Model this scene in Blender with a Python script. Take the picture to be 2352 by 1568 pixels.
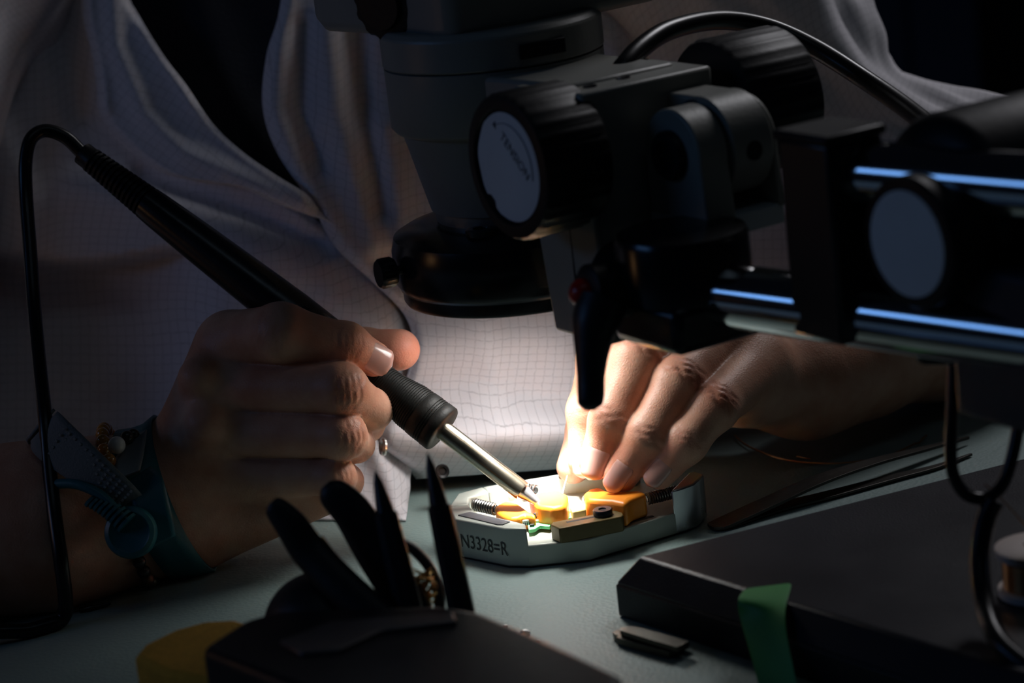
import bpy, bmesh, math, random
import numpy as np
from mathutils import Vector, Matrix, noise

random.seed(7)
SC = bpy.context.scene
COL = SC.collection
for o in list(bpy.data.objects):
    bpy.data.objects.remove(o)

# ------------------------------------------------------------------ camera
FPX = 5880.0                       # focal length in pixels of the 2352 x 1568 frame (90 mm lens)
PITCH, ROLL = math.radians(15.0), math.radians(6.5)
CF = np.array([0, math.cos(PITCH), -math.sin(PITCH)])
_U0 = np.array([0, math.sin(PITCH), math.cos(PITCH)])
_R0 = np.array([1.0, 0, 0])
CR = math.cos(ROLL) * _R0 - math.sin(ROLL) * _U0
CU = math.sin(ROLL) * _R0 + math.cos(ROLL) * _U0


def ray(x, y):
    return CF + (x - 1176) / FPX * CR - (y - 784) / FPX * CU


CAM = np.array([0, 0, .012]) - .9 * ray(1250, 1165)


def W(x, y, d):
    """world point at frame position x, y and distance d in front of the camera"""
    return CAM + d * ray(x, y)


def T(x, y, z=0.0):
    """world point at frame position x, y on the horizontal plane z"""
    v = ray(x, y)
    return CAM + (z - CAM[2]) / v[2] * v


cam_data = bpy.data.cameras.new('camera')
cam_data.lens = 36.0 * FPX / 2352
cam_data.sensor_width = 36.0
cam_data.clip_start = .05
cam_data.clip_end = 30
cam_data.dof.use_dof = True
cam_data.dof.focus_distance = .893
cam_data.dof.aperture_fstop = 10.5
cam_ob = bpy.data.objects.new('camera', cam_data)
COL.objects.link(cam_ob)
M = Matrix([[CR[i], CU[i], -CF[i], CAM[i]] for i in range(3)] + [[0, 0, 0, 1]])
cam_ob.matrix_world = M
SC.camera = cam_ob

# ------------------------------------------------------------------ world, lamps, exposure
SC.view_settings.view_transform = 'Standard'
SC.view_settings.look = 'None'
SC.view_settings.gamma = 1.0
SC.view_settings.use_curve_mapping = False
SC.view_settings.exposure = 0.0
world = bpy.data.worlds.new('room_dimness')
SC.world = world
world.use_nodes = True
bg = world.node_tree.nodes['Background']
bg.inputs[0].default_value = (.30, .42, .75, 1)
bg.inputs[1].default_value = .003


def area_lamp(name, loc, target, sx, sy, power, color):
    L = bpy.data.lights.new(name, 'AREA')
    L.shape = 'RECTANGLE'
    L.size, L.size_y = sx, sy
    L.energy = power
    L.color = color
    o = bpy.data.objects.new(name, L)
    COL.objects.link(o)
    o.location = loc
    d = Vector(target) - Vector(loc)
    o.rotation_euler = d.to_track_quat('-Z', 'Y').to_euler()
    return o


area_lamp('window_daylight', (-1.75, -.45, .85), (0, .05, .1), .9, .27, 1.35, (.19, .44, 1.0))
area_lamp('ceiling_tube_light', (.30, -.75, 1.75), (.1, .1, .1), 1.2, .014, .30, (.60, .80, 1.0))
area_lamp('rear_room_lamp', (.55, .62, .85), (.20, .20, .15), .30, .30, 2.7, (.96, .95, 1.0))
area_lamp('forearm_warm_fill', (-.42, -.06, .13), (-.18, 0, .03), .06, .06, .014, (1.0, .52, .22))  # unseen fill, added close by to warm the forearm


def spot_lamp(name, loc, power, deg, soft, color):
    L = bpy.data.lights.new(name, 'SPOT')
    L.energy = power
    L.color = color
    L.spot_size = math.radians(deg)
    L.spot_blend = 1.0
    L.shadow_soft_size = soft
    o = bpy.data.objects.new(name, L)
    COL.objects.link(o)
    o.location = loc
    return o


# the ring light under the microscope: a narrow hot beam and a wide soft flood
spot_lamp('ring_light_beam', (0, .004, .089), 9.0, 35, .010, (1.0, .98, .94))
spot_lamp('ring_light_flood', (0, .012, .089), 0.37, 170, .016, (1.0, .98, .95))
RING_EMIT = 0.35

# ------------------------------------------------------------------ materials
MATS = {}


def nodes_of(name):
    m = bpy.data.materials.new(name)
    m.use_nodes = True
    nt = m.node_tree
    b = nt.nodes['Principled BSDF']
    return m, nt, b


def mat(name, col, rough=.5, metal=0.0, var=.12, vscale=40.0, bump=.15, bscale=400.0, spec=.5, sss=0.0, coat=0.0,
        rvar=.08):
    """procedural material: noise-varied colour and roughness, fine noise relief (object space in metres)"""
    if name in MATS:
        return MATS[name]
    m, nt, b = nodes_of(name)
    N = nt.nodes
    L = nt.links
    tc = N.new('ShaderNodeTexCoord')
    n1 = N.new('ShaderNodeTexNoise')
    n1.inputs['Scale'].default_value = vscale
    n1.inputs['Detail'].default_value = 5
    L.new(tc.outputs['Object'], n1.inputs['Vector'])
    mix = N.new('ShaderNodeMix')
    mix.data_type = 'RGBA'
    c = np.array(col[:3])
    mix.inputs[6].default_value = (*np.clip(c * (1 - var), 0, 1), 1)
    mix.inputs[7].default_value = (*np.clip(c * (1 + var), 0, 1), 1)
    L.new(n1.outputs['Fac'], mix.inputs[0])
    L.new(mix.outputs[2], b.inputs['Base Color'])
    b.inputs['Metallic'].default_value = metal
    b.inputs['Specular IOR Level'].default_value = spec
    mr = N.new('ShaderNodeMapRange')
    mr.inputs[3].default_value = max(.02, rough - rvar)
    mr.inputs[4].default_value = min(1, rough + rvar)
    L.new(n1.outputs['Fac'], mr.inputs[0])
    L.new(mr.outputs[0], b.inputs['Roughness'])
    if bump > 0:
        n2 = N.new('ShaderNodeTexNoise')
        n2.inputs['Scale'].default_value = bscale
        n2.inputs['Detail'].default_value = 3
        L.new(tc.outputs['Object'], n2.inputs['Vector'])
        bp = N.new('ShaderNodeBump')
        bp.inputs['Strength'].default_value = bump
        bp.inputs['Distance'].default_value = .0006
        L.new(n2.outputs['Fac'], bp.inputs['Height'])
        L.new(bp.outputs[0], b.inputs['Normal'])
    if sss > 0:
        b.inputs['Subsurface Weight'].default_value = sss
        b.inputs['Subsurface Radius'].default_value = (1.0, .35, .2)
        b.inputs['Subsurface Scale'].default_value = .003
    if coat > 0:
        b.inputs['Coat Weight'].default_value = coat
        b.inputs['Coat Roughness'].default_value = .08
    MATS[name] = m
    return m


def emit_mat(name, col, strength):
    m, nt, b = nodes_of(name)
    b.inputs['Base Color'].default_value = (.9, .9, .9, 1)
    b.inputs['Emission Color'].default_value = (*col, 1)
    b.inputs['Emission Strength'].default_value = strength
    return m


def skin_mat():
    m, nt, b = nodes_of('skin')
    N, L = nt.nodes, nt.links
    tc = N.new('ShaderNodeTexCoord')
    big = N.new('ShaderNodeTexNoise')
    big.inputs['Scale'].default_value = 70
    big.inputs['Detail'].default_value = 4
    L.new(tc.outputs['Object'], big.inputs['Vector'])
    ramp = N.new('ShaderNodeValToRGB')
    ramp.color_ramp.elements[0].position = .3
    ramp.color_ramp.elements[0].color = (.50, .235, .15, 1)
    ramp.color_ramp.elements[1].position = .72
    ramp.color_ramp.elements[1].color = (.66, .395, .28, 1)
    L.new(big.outputs['Fac'], ramp.inputs[0])
    # redder at the knuckles and in the creases (per-vertex attribute)
    at = N.new('ShaderNodeAttribute')
    at.attribute_name = 'crease'
    mx = N.new('ShaderNodeMix')
    mx.data_type = 'RGBA'
    mx.inputs[7].default_value = (.46, .17, .11, 1)
    L.new(at.outputs['Fac'], mx.inputs[0])
    L.new(ramp.outputs[0], mx.inputs[6])
    fl = N.new('ShaderNodeAttribute')
    fl.attribute_name = 'flush'
    mf = N.new('ShaderNodeMix')
    mf.data_type = 'RGBA'
    mf.inputs[7].default_value = (.74, .27, .19, 1)
    L.new(fl.outputs['Fac'], mf.inputs[0])
    L.new(mx.outputs[2], mf.inputs[6])
    L.new(mf.outputs[2], b.inputs['Base Color'])
    b.inputs['Roughness'].default_value = .46
    b.inputs['Specular IOR Level'].default_value = .32
    b.inputs['Subsurface Weight'].default_value = .22
    b.inputs['Subsurface Radius'].default_value = (1.0, .32, .16)
    b.inputs['Subsurface Scale'].default_value = .0035
    vo = N.new('ShaderNodeTexVoronoi')
    vo.feature = 'DISTANCE_TO_EDGE'
    vo.inputs['Scale'].default_value = 900
    L.new(tc.outputs['Object'], vo.inputs['Vector'])
    fine = N.new('ShaderNodeTexNoise')
    fine.inputs['Scale'].default_value = 500
    fine.inputs['Detail'].default_value = 4
    L.new(tc.outputs['Object'], fine.inputs['Vector'])
    add = N.new('ShaderNodeMath')
    add.operation = 'ADD'
    L.new(vo.outputs['Distance'], add.inputs[0])
    L.new(fine.outputs['Fac'], add.inputs[1])
    bp = N.new('ShaderNodeBump')
    bp.inputs['Strength'].default_value = .22
    bp.inputs['Distance'].default_value = .0005
    L.new(add.outputs[0], bp.inputs['Height'])
    L.new(bp.outputs[0], b.inputs['Normal'])
    MATS['skin'] = m
    return m


def coat_mat():
    """white work coat cloth with a woven-in grid of dark conductive threads, 5 mm apart"""
    m, nt, b = nodes_of('coat_cloth')
    N, L = nt.nodes, nt.links
    uv = N.new('ShaderNodeUVMap')
    wob = N.new('ShaderNodeTexNoise')
    wob.inputs['Scale'].default_value = 1.5
    wob.inputs['Detail'].default_value = 2
    L.new(uv.outputs[0], wob.inputs['Vector'])
    mad = N.new('ShaderNodeVectorMath')
    mad.operation = 'MULTIPLY_ADD'
    mad.inputs[1].default_value = (.35, .35, 0)
    L.new(wob.outputs['Color'], mad.inputs[0])
    L.new(uv.outputs[0], mad.inputs[2])
    sep = N.new('ShaderNodeSeparateXYZ')
    L.new(mad.outputs[0], sep.inputs[0])

    def line(out):
        fr = N.new('ShaderNodeMath')
        fr.operation = 'FRACT'
        L.new(out, fr.inputs[0])
        sb = N.new('ShaderNodeMath')
        sb.operation = 'SUBTRACT'
        sb.inputs[1].default_value = .5
        L.new(fr.outputs[0], sb.inputs[0])
        ab = N.new('ShaderNodeMath')
        ab.operation = 'ABSOLUTE'
        L.new(sb.outputs[0], ab.inputs[0])
        rg = N.new('ShaderNodeMapRange')
        rg.inputs[1].default_value = .43
        rg.inputs[2].default_value = .49
        L.new(ab.outputs[0], rg.inputs[0])
        return rg.outputs[0]
    lx, ly = line(sep.outputs[0]), line(sep.outputs[1])
    mxm = N.new('ShaderNodeMath')
    mxm.operation = 'MAXIMUM'
    L.new(lx, mxm.inputs[0])
    L.new(ly, mxm.inputs[1])
    spk = N.new('ShaderNodeTexNoise')
    spk.inputs['Scale'].default_value = 3.0
    L.new(uv.outputs[0], spk.inputs['Vector'])
    mu = N.new('ShaderNodeMath')
    mu.operation = 'MULTIPLY'
    L.new(mxm.outputs[0], mu.inputs[0])
    L.new(spk.outputs['Fac'], mu.inputs[1])
    mix = N.new('ShaderNodeMix')
    mix.data_type = 'RGBA'
    mix.inputs[6].default_value = (.70, .68, .72, 1)
    mix.inputs[7].default_value = (.34, .33, .36, 1)
    L.new(mu.outputs[0], mix.inputs[0])
    L.new(mix.outputs[2], b.inputs['Base Color'])
    b.inputs['Roughness'].default_value = .9
    b.inputs['Specular IOR Level'].default_value = .15
    b.inputs['Sheen Weight'].default_value = .15
    wv = N.new('ShaderNodeTexNoise')
    wv.inputs['Scale'].default_value = 14
    wv.inputs['Detail'].default_value = 5
    L.new(uv.outputs[0], wv.inputs['Vector'])
    bp = N.new('ShaderNodeBump')
    bp.inputs['Strength'].default_value = .25
    bp.inputs['Distance'].default_value = .0008
    L.new(wv.outputs['Fac'], bp.inputs['Height'])
    L.new(bp.outputs[0], b.inputs['Normal'])
    return m


SKIN = skin_mat()
COAT = coat_mat()
BLACK = mat('black_plastic', (.010, .010, .011), .45, bump=.1, spec=.25)
BLACKM = mat('black_anodised', (.010, .010, .012), .30, bump=.05)
RUBBER = mat('black_rubber', (.014, .014, .014), .62, bump=.2, bscale=900)
CABLE = mat('black_cable', (.008, .008, .009), .30, bump=.05, spec=.35)
SCOPE = mat('pale_scope_paint', (.24, .24, .215), .42, bump=.12, bscale=700, var=.06)
CHROME = mat('chrome_rod', (.72, .73, .74), .10, 1.0, var=.04, bump=0, rvar=.03)
STEEL = mat('brushed_steel', (.62, .60, .55), .30, 1.0, var=.1, bump=.05)
ALU = mat('anodised_aluminium', (.37, .40, .36), .45, .15, var=.05, bump=.06, bscale=1500)
ORANGE = mat('orange_plastic', (.80, .25, .018), .40, var=.06, bump=.05, sss=.05)
OLIVE = mat('olive_anodised', (.10, .072, .022), .40, .3, var=.1)
PCB = mat('green_pcb', (.12, .50, .20), .40, var=.1)
WHITEP = mat('white_plastic', (.75, .76, .74), .45)
MAT_TOP = None


def mat_esd():
    m, nt, b = nodes_of('esd_mat_rubber')
    N, L = nt.nodes, nt.links
    tc = N.new('ShaderNodeTexCoord')
    n = N.new('ShaderNodeTexNoise')
    n.inputs['Scale'].default_value = 18
    n.inputs['Detail'].default_value = 6
    L.new(tc.outputs['Object'], n.inputs['Vector'])
    mix = N.new('ShaderNodeMix')
    mix.data_type = 'RGBA'
    mix.inputs[6].default_value = (.205, .285, .270, 1)
    mix.inputs[7].default_value = (.265, .350, .335, 1)
    L.new(n.outputs['Fac'], mix.inputs[0])
    L.new(mix.outputs[2], b.inputs['Base Color'])
    b.inputs['Roughness'].default_value = .52
    v = N.new('ShaderNodeTexVoronoi')
    v.inputs['Scale'].default_value = 700
    L.new(tc.outputs['Object'], v.inputs['Vector'])
    bp = N.new('ShaderNodeBump')
    bp.inputs['Strength'].default_value = .25
    bp.inputs['Distance'].default_value = .0005
    L.new(v.outputs['Distance'], bp.inputs['Height'])
    L.new(bp.outputs[0], b.inputs['Normal'])
    return m


# ------------------------------------------------------------------ helpers
ORG = {}                      # object name -> world position of its origin


def tag(o, label, cat, group=None):
    o['label'] = label
    o['category'] = cat
    if group:
        o['group'] = group
    return o


def thing(name, loc, label, cat, group=None):
    o = bpy.data.objects.new(name, None)
    o.empty_display_size = .01
    COL.objects.link(o)
    o.location = loc
    ORG[o.name] = np.array(loc, float)
    return tag(o, label, cat, group)


def norm(v):
    v = np.array(v, float)
    return v / np.linalg.norm(v)


def frame_from(axis, hint=(0, 0, 1)):
    a = norm(axis)
    h = np.array(hint, float)
    if abs(np.dot(a, norm(h))) > .95:
        h = np.array([1.0, 0, 0])
    x = norm(np.cross(h, a))
    y = np.cross(a, x)
    return x, y, a


def catmull(pts, n=8):
    """smooth resample of a list of rows (any columns)"""
    P = np.array(pts, float)
    out = []
    for i in range(len(P) - 1):
        p0 = P[max(i - 1, 0)]
        p1, p2 = P[i], P[i + 1]
        p3 = P[min(i + 2, len(P) - 1)]
        for k in range(n):
            t = k / n
            out.append(.5 * ((2 * p1) + (-p0 + p2) * t + (2 * p0 - 5 * p1 + 4 * p2 - p3) * t * t +
                             (-p0 + 3 * p1 - 3 * p2 + p3) * t ** 3))
    out.append(P[-1])
    return np.array(out)


class MB:
    def __init__(s):
        s.v, s.f, s.uv = [], [], None

    def add(s, v, f):
        k = len(s.v)
        s.v += [tuple(map(float, p)) for p in v]
        s.f += [tuple(i + k for i in q) for q in f]
        return s

    def box(s, c, size, axes=None):
        ax = [np.array([1, 0, 0.]), np.array([0, 1, 0.]), np.array([0, 0, 1.])] if axes is None else [np.array(a, float) for a in axes]
        h = [a * sz / 2 for a, sz in zip(ax, size)]
        c = np.array(c, float)
        v = [c + sx * h[0] + sy * h[1] + sz * h[2] for sz in (-1, 1) for sy in (-1, 1) for sx in (-1, 1)]
        f = [(0, 2, 3, 1), (4, 5, 7, 6), (0, 1, 5, 4), (2, 6, 7, 3), (0, 4, 6, 2), (1, 3, 7, 5)]
        return s.add(v, f)

    def prism(s, poly, z0, z1, up=(0, 0, 1), top=None):
        """poly: list of 3D (or 2D) points; extruded from z0 to z1 along up. top: another outline for the top"""
        up = np.array(up, float)
        P = [np.array([p[0], p[1], p[2] if len(p) > 2 else 0.0]) for p in poly]
        Q = P if top is None else [np.array([p[0], p[1], p[2] if len(p) > 2 else 0.0]) for p in top]
        n = len(P)
        P = [p - up * np.dot(p, up) for p in P]
        Q = [p - up * np.dot(p, up) for p in Q]
        area = sum(np.dot(np.cross(P[i] - P[0], P[(i + 1) % n] - P[0]), up) for i in range(n))
        if area < 0:
            P, Q = P[::-1], Q[::-1]
        v = [p + up * z0 for p in P] + [p + up * z1 for p in Q]
        f = [tuple(range(n))[::-1], tuple(range(n, 2 * n))]
        f += [(i, (i + 1) % n, n + (i + 1) % n, n + i) for i in range(n)]
        return s.add(v, f)

    def lathe(s, o, axis, prof, seg=48, hint=(0, 0, 1), ribs=None, close=True):
        """prof: list of (radius, height along axis). ribs=(count, depth) flutes the radius"""
        x, y, a = frame_from(axis, hint)
        o = np.array(o, float)
        v, f = [], []
        n = len(prof)
        for r, h in prof:
            for k in range(seg):
                t = 2 * math.pi * k / seg
                rr = r
                if ribs and r > ribs[2]:
                    rr = r - ribs[1] * (1 if (k % (seg // ribs[0])) < (seg // ribs[0]) // 2 else 0)
                v.append(o + a * h + rr * (math.cos(t) * x + math.sin(t) * y))
        for i in range(n - 1):
            for k in range(seg):
                k2 = (k + 1) % seg
                f.append((i * seg + k, i * seg + k2, (i + 1) * seg + k2, (i + 1) * seg + k))
        if close:
            f.append(tuple(range(seg))[::-1])
            f.append(tuple(range((n - 1) * seg, n * seg)))
        return s.add(v, f)

    def tube(s, pts, r, seg=12, flat=1.0, hint=(0, 0, 1), cap=True):
        P = np.array(pts, float)
        R = np.full(len(P), r) if np.isscalar(r) else np.array(r, float)
        tan = np.gradient(P, axis=0)
        x, y, _ = frame_from(tan[0], hint)
        v, f = [], []
        for i in range(len(P)):
            a = norm(tan[i])
            x = norm(x - a * np.dot(x, a))
            y = np.cross(a, x)
            for k in range(seg):
                t = 2 * math.pi * k / seg
                v.append(P[i] + R[i] * (math.cos(t) * x + flat * math.sin(t) * y))
        n = len(P)
        for i in range(n - 1):
            for k in range(seg):
                k2 = (k + 1) % seg
                f.append((i * seg + k, i * seg + k2, (i + 1) * seg + k2, (i + 1) * seg + k))
        if cap:
            f.append(tuple(range(seg))[::-1])
            f.append(tuple(range((n - 1) * seg, n * seg)))
        return s.add(v, f)

    def sphere(s, c, r, seg=16, rings=10, scale=(1, 1, 1)):
        prof = [(r * math.sin(math.pi * i / rings), -r * math.cos(math.pi * i / rings)) for i in range(rings + 1)]
        prof[0] = (r * .01, -r)
        prof[-1] = (r * .01, r)
        k = len(s.v)
        s.lathe((0, 0, 0), (0, 0, 1), prof, seg)
        for i in range(k, len(s.v)):
            s.v[i] = tuple(c[j] + s.v[i][j] * scale[j] for j in range(3))
        return s

    def build(s, name, material, parent=None, bevel=0.0, smooth=True, angle=40, segs=2, subsurf=0, origin=None, solid=0.0,
              kind=None):
        V = np.array(s.v, float)
        if parent is not None:
            org = ORG[parent.name]
        elif origin is not None:
            org = np.array(origin, float)
        else:
            org = np.array([V[:, 0].mean(), V[:, 1].mean(), V[:, 2].min()])
        me = bpy.data.meshes.new(name)
        me.from_pydata((V - org).tolist(), [], s.f)
        if s.uv is not None:
            lay = me.uv_layers.new(name='UVMap')
            idx = np.zeros(len(me.loops), dtype=np.int32)
            me.loops.foreach_get('vertex_index', idx)
            lay.data.foreach_set('uv', np.array(s.uv, dtype=np.float32)[idx].ravel())
        me.validate()
        o = bpy.data.objects.new(name, me)
        COL.objects.link(o)
        me.materials.append(material)
        if smooth:
            me.polygons.foreach_set('use_smooth', [True] * len(me.polygons))
            me.set_sharp_from_angle(angle=math.radians(angle))
        if solid:
            md = o.modifiers.new('thickness', 'SOLIDIFY')
            md.thickness = solid
            md.offset = -1
        if bevel:
            md = o.modifiers.new('bevel', 'BEVEL')
            md.width = bevel
            md.segments = segs
            md.limit_method = 'ANGLE'
            md.angle_limit = math.radians(32)
        if subsurf:
            md = o.modifiers.new('subsurf', 'SUBSURF')
            md.levels = md.render_levels = subsurf
        if parent is not None:
            o.parent = parent
        else:
            o.location = org
        if kind:
            o['kind'] = kind
        ORG[o.name] = org
        return o


def text_mesh(body, size, o, xdir, ydir, material, parent, name, depth=.00012, align='LEFT', squeeze=1.0):
    cu = bpy.data.curves.new('lettering', 'FONT')
    cu.body = body
    cu.size = 1.0
    cu.extrude = 0.0
    cu.align_x = align
    tmp = bpy.data.objects.new('lettering', cu)
    COL.objects.link(tmp)
    dg = bpy.context.evaluated_depsgraph_get()
    dg.update()
    me = bpy.data.meshes.new_from_object(tmp.evaluated_get(dg))
    bpy.data.objects.remove(tmp)
    x, y = norm(xdir), norm(ydir)
    z = np.cross(x, y)
    mb = MB()
    vs = [np.array(o) + x * v.co.x * size * squeeze + y * v.co.y * size + z * depth for v in me.vertices]
    mb.add(vs, [tuple(p.vertices) for p in me.polygons])
    return mb.build(name, material, parent, smooth=False)


# ------------------------------------------------------------------ signed-distance bodies
def surface_nets(f, lo, hi, h, coarse=4):
    lo = np.array(lo, float)
    hi = np.array(hi, float)
    nc = np.ceil((hi - lo) / (h * coarse)).astype(int) + 1
    ax = [lo[i] + np.arange(nc[i]) * h * coarse for i in range(3)]
    G = np.stack(np.meshgrid(*ax, indexing='ij'), -1).reshape(-1, 3)
    vc = f(G + h * (coarse - 1) / 2).reshape(nc)
    near = np.abs(vc) < h * coarse * 2.2
    val = np.repeat(np.repeat(np.repeat(vc, coarse, 0), coarse, 1), coarse, 2).astype(np.float32)
    mask = np.repeat(np.repeat(np.repeat(near, coarse, 0), coarse, 1), coarse, 2)
    idx = np.argwhere(mask)
    for s in range(0, len(idx), 400000):
        q = idx[s:s + 400000]
        val[q[:, 0], q[:, 1], q[:, 2]] = f(lo + q * h)
    ins = val < 0
    c = ins[:-1, :-1, :-1].astype(np.int8)
    cnt = np.zeros_like(c)
    offs = [(i, j, k) for i in (0, 1) for j in (0, 1) for k in (0, 1)]
    S = np.array(val.shape)

    def sl(o):
        return tuple(slice(o[i], S[i] - 1 + o[i]) for i in range(3))
    for o in offs:
        cnt += ins[sl(o)]
    act = (cnt > 0) & (cnt < 8)
    cells = np.argwhere(act)
    cid = -np.ones(act.shape, dtype=np.int64)
    cid[act] = np.arange(len(cells))
    acc = np.zeros((len(cells), 3))
    num = np.zeros(len(cells))
    for a in range(3):
        for b in offs:
            if b[a] == 1:
                continue
            e = list(b)
            e[a] = 1
            p0 = cells + np.array(b)
            p1 = cells + np.array(e)
            v0 = val[p0[:, 0], p0[:, 1], p0[:, 2]].astype(float)
            v1 = val[p1[:, 0], p1[:, 1], p1[:, 2]].astype(float)
            cr = (v0 < 0) != (v1 < 0)
            t = np.where(cr, v0 / np.where(cr, v0 - v1, 1), 0)
            pt = p0 + t[:, None] * (p1 - p0)
            acc[cr] += pt[cr]
            num[cr] += 1
    V = lo + acc / num[:, None] * h
    faces = []
    for a in range(3):
        b, c2 = (a + 1) % 3, (a + 2) % 3
        s0 = [slice(None)] * 3
        s1 = [slice(None)] * 3
        s0[a] = slice(0, S[a] - 1)
        s1[a] = slice(1, S[a])
        d = ins[tuple(s0)] != ins[tuple(s1)]
        e = np.argwhere(d)
        ok = (e[:, b] > 0) & (e[:, c2] > 0) & (e[:, b] < S[b] - 1) & (e[:, c2] < S[c2] - 1)
        e = e[ok]
        eb = np.zeros(3, int)
        eb[b] = 1
        ec = np.zeros(3, int)
        ec[c2] = 1
        q = [e - eb - ec, e - ec, e, e - eb]
        ids = np.stack([cid[k[:, 0], k[:, 1], k[:, 2]] for k in q], 1)
        flip = ~ins[e[:, 0], e[:, 1], e[:, 2]]
        ids[flip] = ids[flip][:, ::-1]
        faces.append(ids)
    F = np.concatenate(faces)
    F = F[(F >= 0).all(1)]
    return V, F


def cone_sdf(p, a, b, ra, rb):
    ba = b - a
    t = np.clip(((p - a) @ ba) / (ba @ ba), 0, 1)
    q = p - a - t[:, None] * ba
    return np.sqrt((q * q).sum(1)) - (ra + (rb - ra) * t)


def smin(a, b, k):
    h = np.clip(.5 + .5 * (b - a) / k, 0, 1)
    return b + (a - b) * h - k * h * (1 - h)


def chain_sdf(p, pts, rad, k):
    d = None
    for i in range(len(pts) - 1):
        e = cone_sdf(p, pts[i], pts[i + 1], rad[i], rad[i + 1])
        d = e if d is None else smin(d, e, k)
    return d


def dist_polyline(x, y, pts):
    P = np.array(pts, float)
    best = np.full(x.shape, 1e9)
    for i in range(len(P) - 1):
        a, b = P[i], P[i + 1]
        ab = b - a
        t = np.clip(((x - a[0]) * ab[0] + (y - a[1]) * ab[1]) / (ab @ ab), 0, 1)
        best = np.minimum(best, np.hypot(x - a[0] - t * ab[0], y - a[1] - t * ab[1]))
    return best


def PR(P):
    q = np.array(P, float) - CAM
    d = q @ CF
    return 1176 + FPX * (q @ CR) / d, 784 - FPX * (q @ CU) / d, d


def zax(py, x=0.0, y=0.0):
    lo, hi = -.05, .5
    for _ in range(40):
        m = (lo + hi) / 2
        if PR((x, y, m))[1] > py:
            lo = m
        else:
            hi = m
    return lo


# ------------------------------------------------------------------ room shell, table, mat
WALLM = mat('dark_wall_paint', (.05, .055, .065), .85, bump=.2, bscale=60)
o = MB().box((0, 2.8, .55), (7, .1, 2.6)).build('wall_back', WALLM)
o['kind'] = 'structure'
o = MB().box((0, .2, -.80), (7, 5, .1)).build('floor', mat('dark_floor', (.05, .05, .05), .6))
o['kind'] = 'structure'

cab = thing('storage_cabinet', (.50, 2.15, -.75), 'dark blue storage cabinet standing in the unlit background', 'cabinet')
NAVY = mat('dark_blue_lacquer', (.035, .060, .11), .55)
MB().box((.50, 2.35, .25), (.17, .4, 2.0)).build('body', NAVY, cab, bevel=.01)
for sx in (-1, 1):
    dd = MB().box((.50 + sx * .042, 2.14, .25), (.08, .02, 1.9)).build('door', NAVY, cab, bevel=.004)
    MB().tube([(.50 + sx * .012, 2.115, .1), (.50 + sx * .012, 2.115, .22)], .006).build('handle', STEEL, dd)

tb = thing('work_table', (0, -.1, -.75), 'long work bench top under the grey-green mat', 'table')
WOOD = mat('pale_laminate', (.40, .38, .34), .5)
MB().box((0, -.235, -.018), (1.7, .80, .030)).build('tabletop', WOOD, tb, bevel=.003)
for sx in (-1, 1):
    for sy in (-.58, .10):
        MB().box((sx * .8, sy, -.39), (.05, .05, .72)).build('leg', BLACKM, tb, bevel=.003)
mo = MB().box((0, -.235, -.0015), (1.5, .785, .003)).build('esd_mat', mat_esd(), None, bevel=.001)
tag(mo, 'grey-green rubber anti-static mat covering the bench top', 'mat')

# ------------------------------------------------------------------ soldering fixture
mm = .001
tray = thing('soldering_fixture', (0, 0, 0), 'flat eight-sided pale aluminium soldering fixture with orange clamps under the bright light', 'fixture')
FZ, WZ = .0083, .0145
plan = [(-7, -27.4), (13.5, -27.8), (50.5, -8), (56, 2.5), (51, 14), (36, 27), (6, 28), (-21, 23.4), (-30, 19), (-33.5, 5.4), (-31.4, -8.7), (-14.6, -24.6)]
MB().prism([(a * mm * .998, b * mm * .998) for a, b in plan], .0006, FZ).build('base_plate', ALU, tray, bevel=.0005)
MB().prism([(a * mm * .985, b * mm * .985) for a, b in plan], 0, .0008).build('rubber_foot_sheet', RUBBER, tray)
MB().prism([(a * mm, b * mm) for a, b in [(-33.5, 5.4), (-31.4, -8.7), (-14.6, -24.6), (-7, -27.4), (-7.2, -22.5), (-12, -17), (-24, -5), (-26.5, 5.4)]], .0007, WZ).build('front_wall', ALU, tray, bevel=.0005)
MB().prism([(a * mm, b * mm) for a, b in [(-33.5, 5.4), (-26.5, 5.4), (-26.2, 13), (-19, 17), (-21, 23.4), (-30, 19)]], .0007, WZ).build('end_wall', ALU, tray, bevel=.0006)
bw = MB().prism([(a * mm, b * mm) for a, b in [(-21, 23.4), (-19, 17), (-14, 19.2), (6, 23), (34, 22.5), (36, 27), (6, 28)]], .0007, WZ).build('back_wall', ALU, tray, bevel=.0005)
n_bw = norm([3.8, -20, 0])
for t in (.15, .36):
    c = np.array([-14 + 20 * t, 19.2 + 3.8 * t, 0]) * mm
    c[2] = .0116
    MB().lathe(c + n_bw * .0001, n_bw, [(.0001, .00015), (.0013, .00015), (.0013, -.001)], 20).build('magnet', STEEL, tray)
# right end post with rounded grooves
post = [(44.2, -11.2), (48.2, -9.6), (52.8, -6.2), (57.2, 3.2), (54.4, 7.5), (52.2, 6.8), (46.0, -7.0)]
MB().prism([(a * mm, b * mm) for a, b in post], .0006, .0166).build('end_post', mat('brushed_aluminium', (.62, .65, .66), .28, .9, bump=.05), tray, bevel=.0007)
# dark label plate on the front wall
MB().prism([T(x, y, WZ) for x, y in [(1052, 1184), (1080, 1177), (1172, 1199), (1155, 1206), (1143, 1206)]], WZ, WZ + .0004).build('label_plate', mat('grey_label', (.10, .10, .11), .35, .3), tray, bevel=.0001)
# slot groove on the floor plate
MB().tube([T(1442, 1200, FZ), T(1500, 1185, FZ)], .0010, 10, flat=.25).build('guide_slot', mat('dark_slot', (.10, .10, .09), .6), tray)
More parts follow.
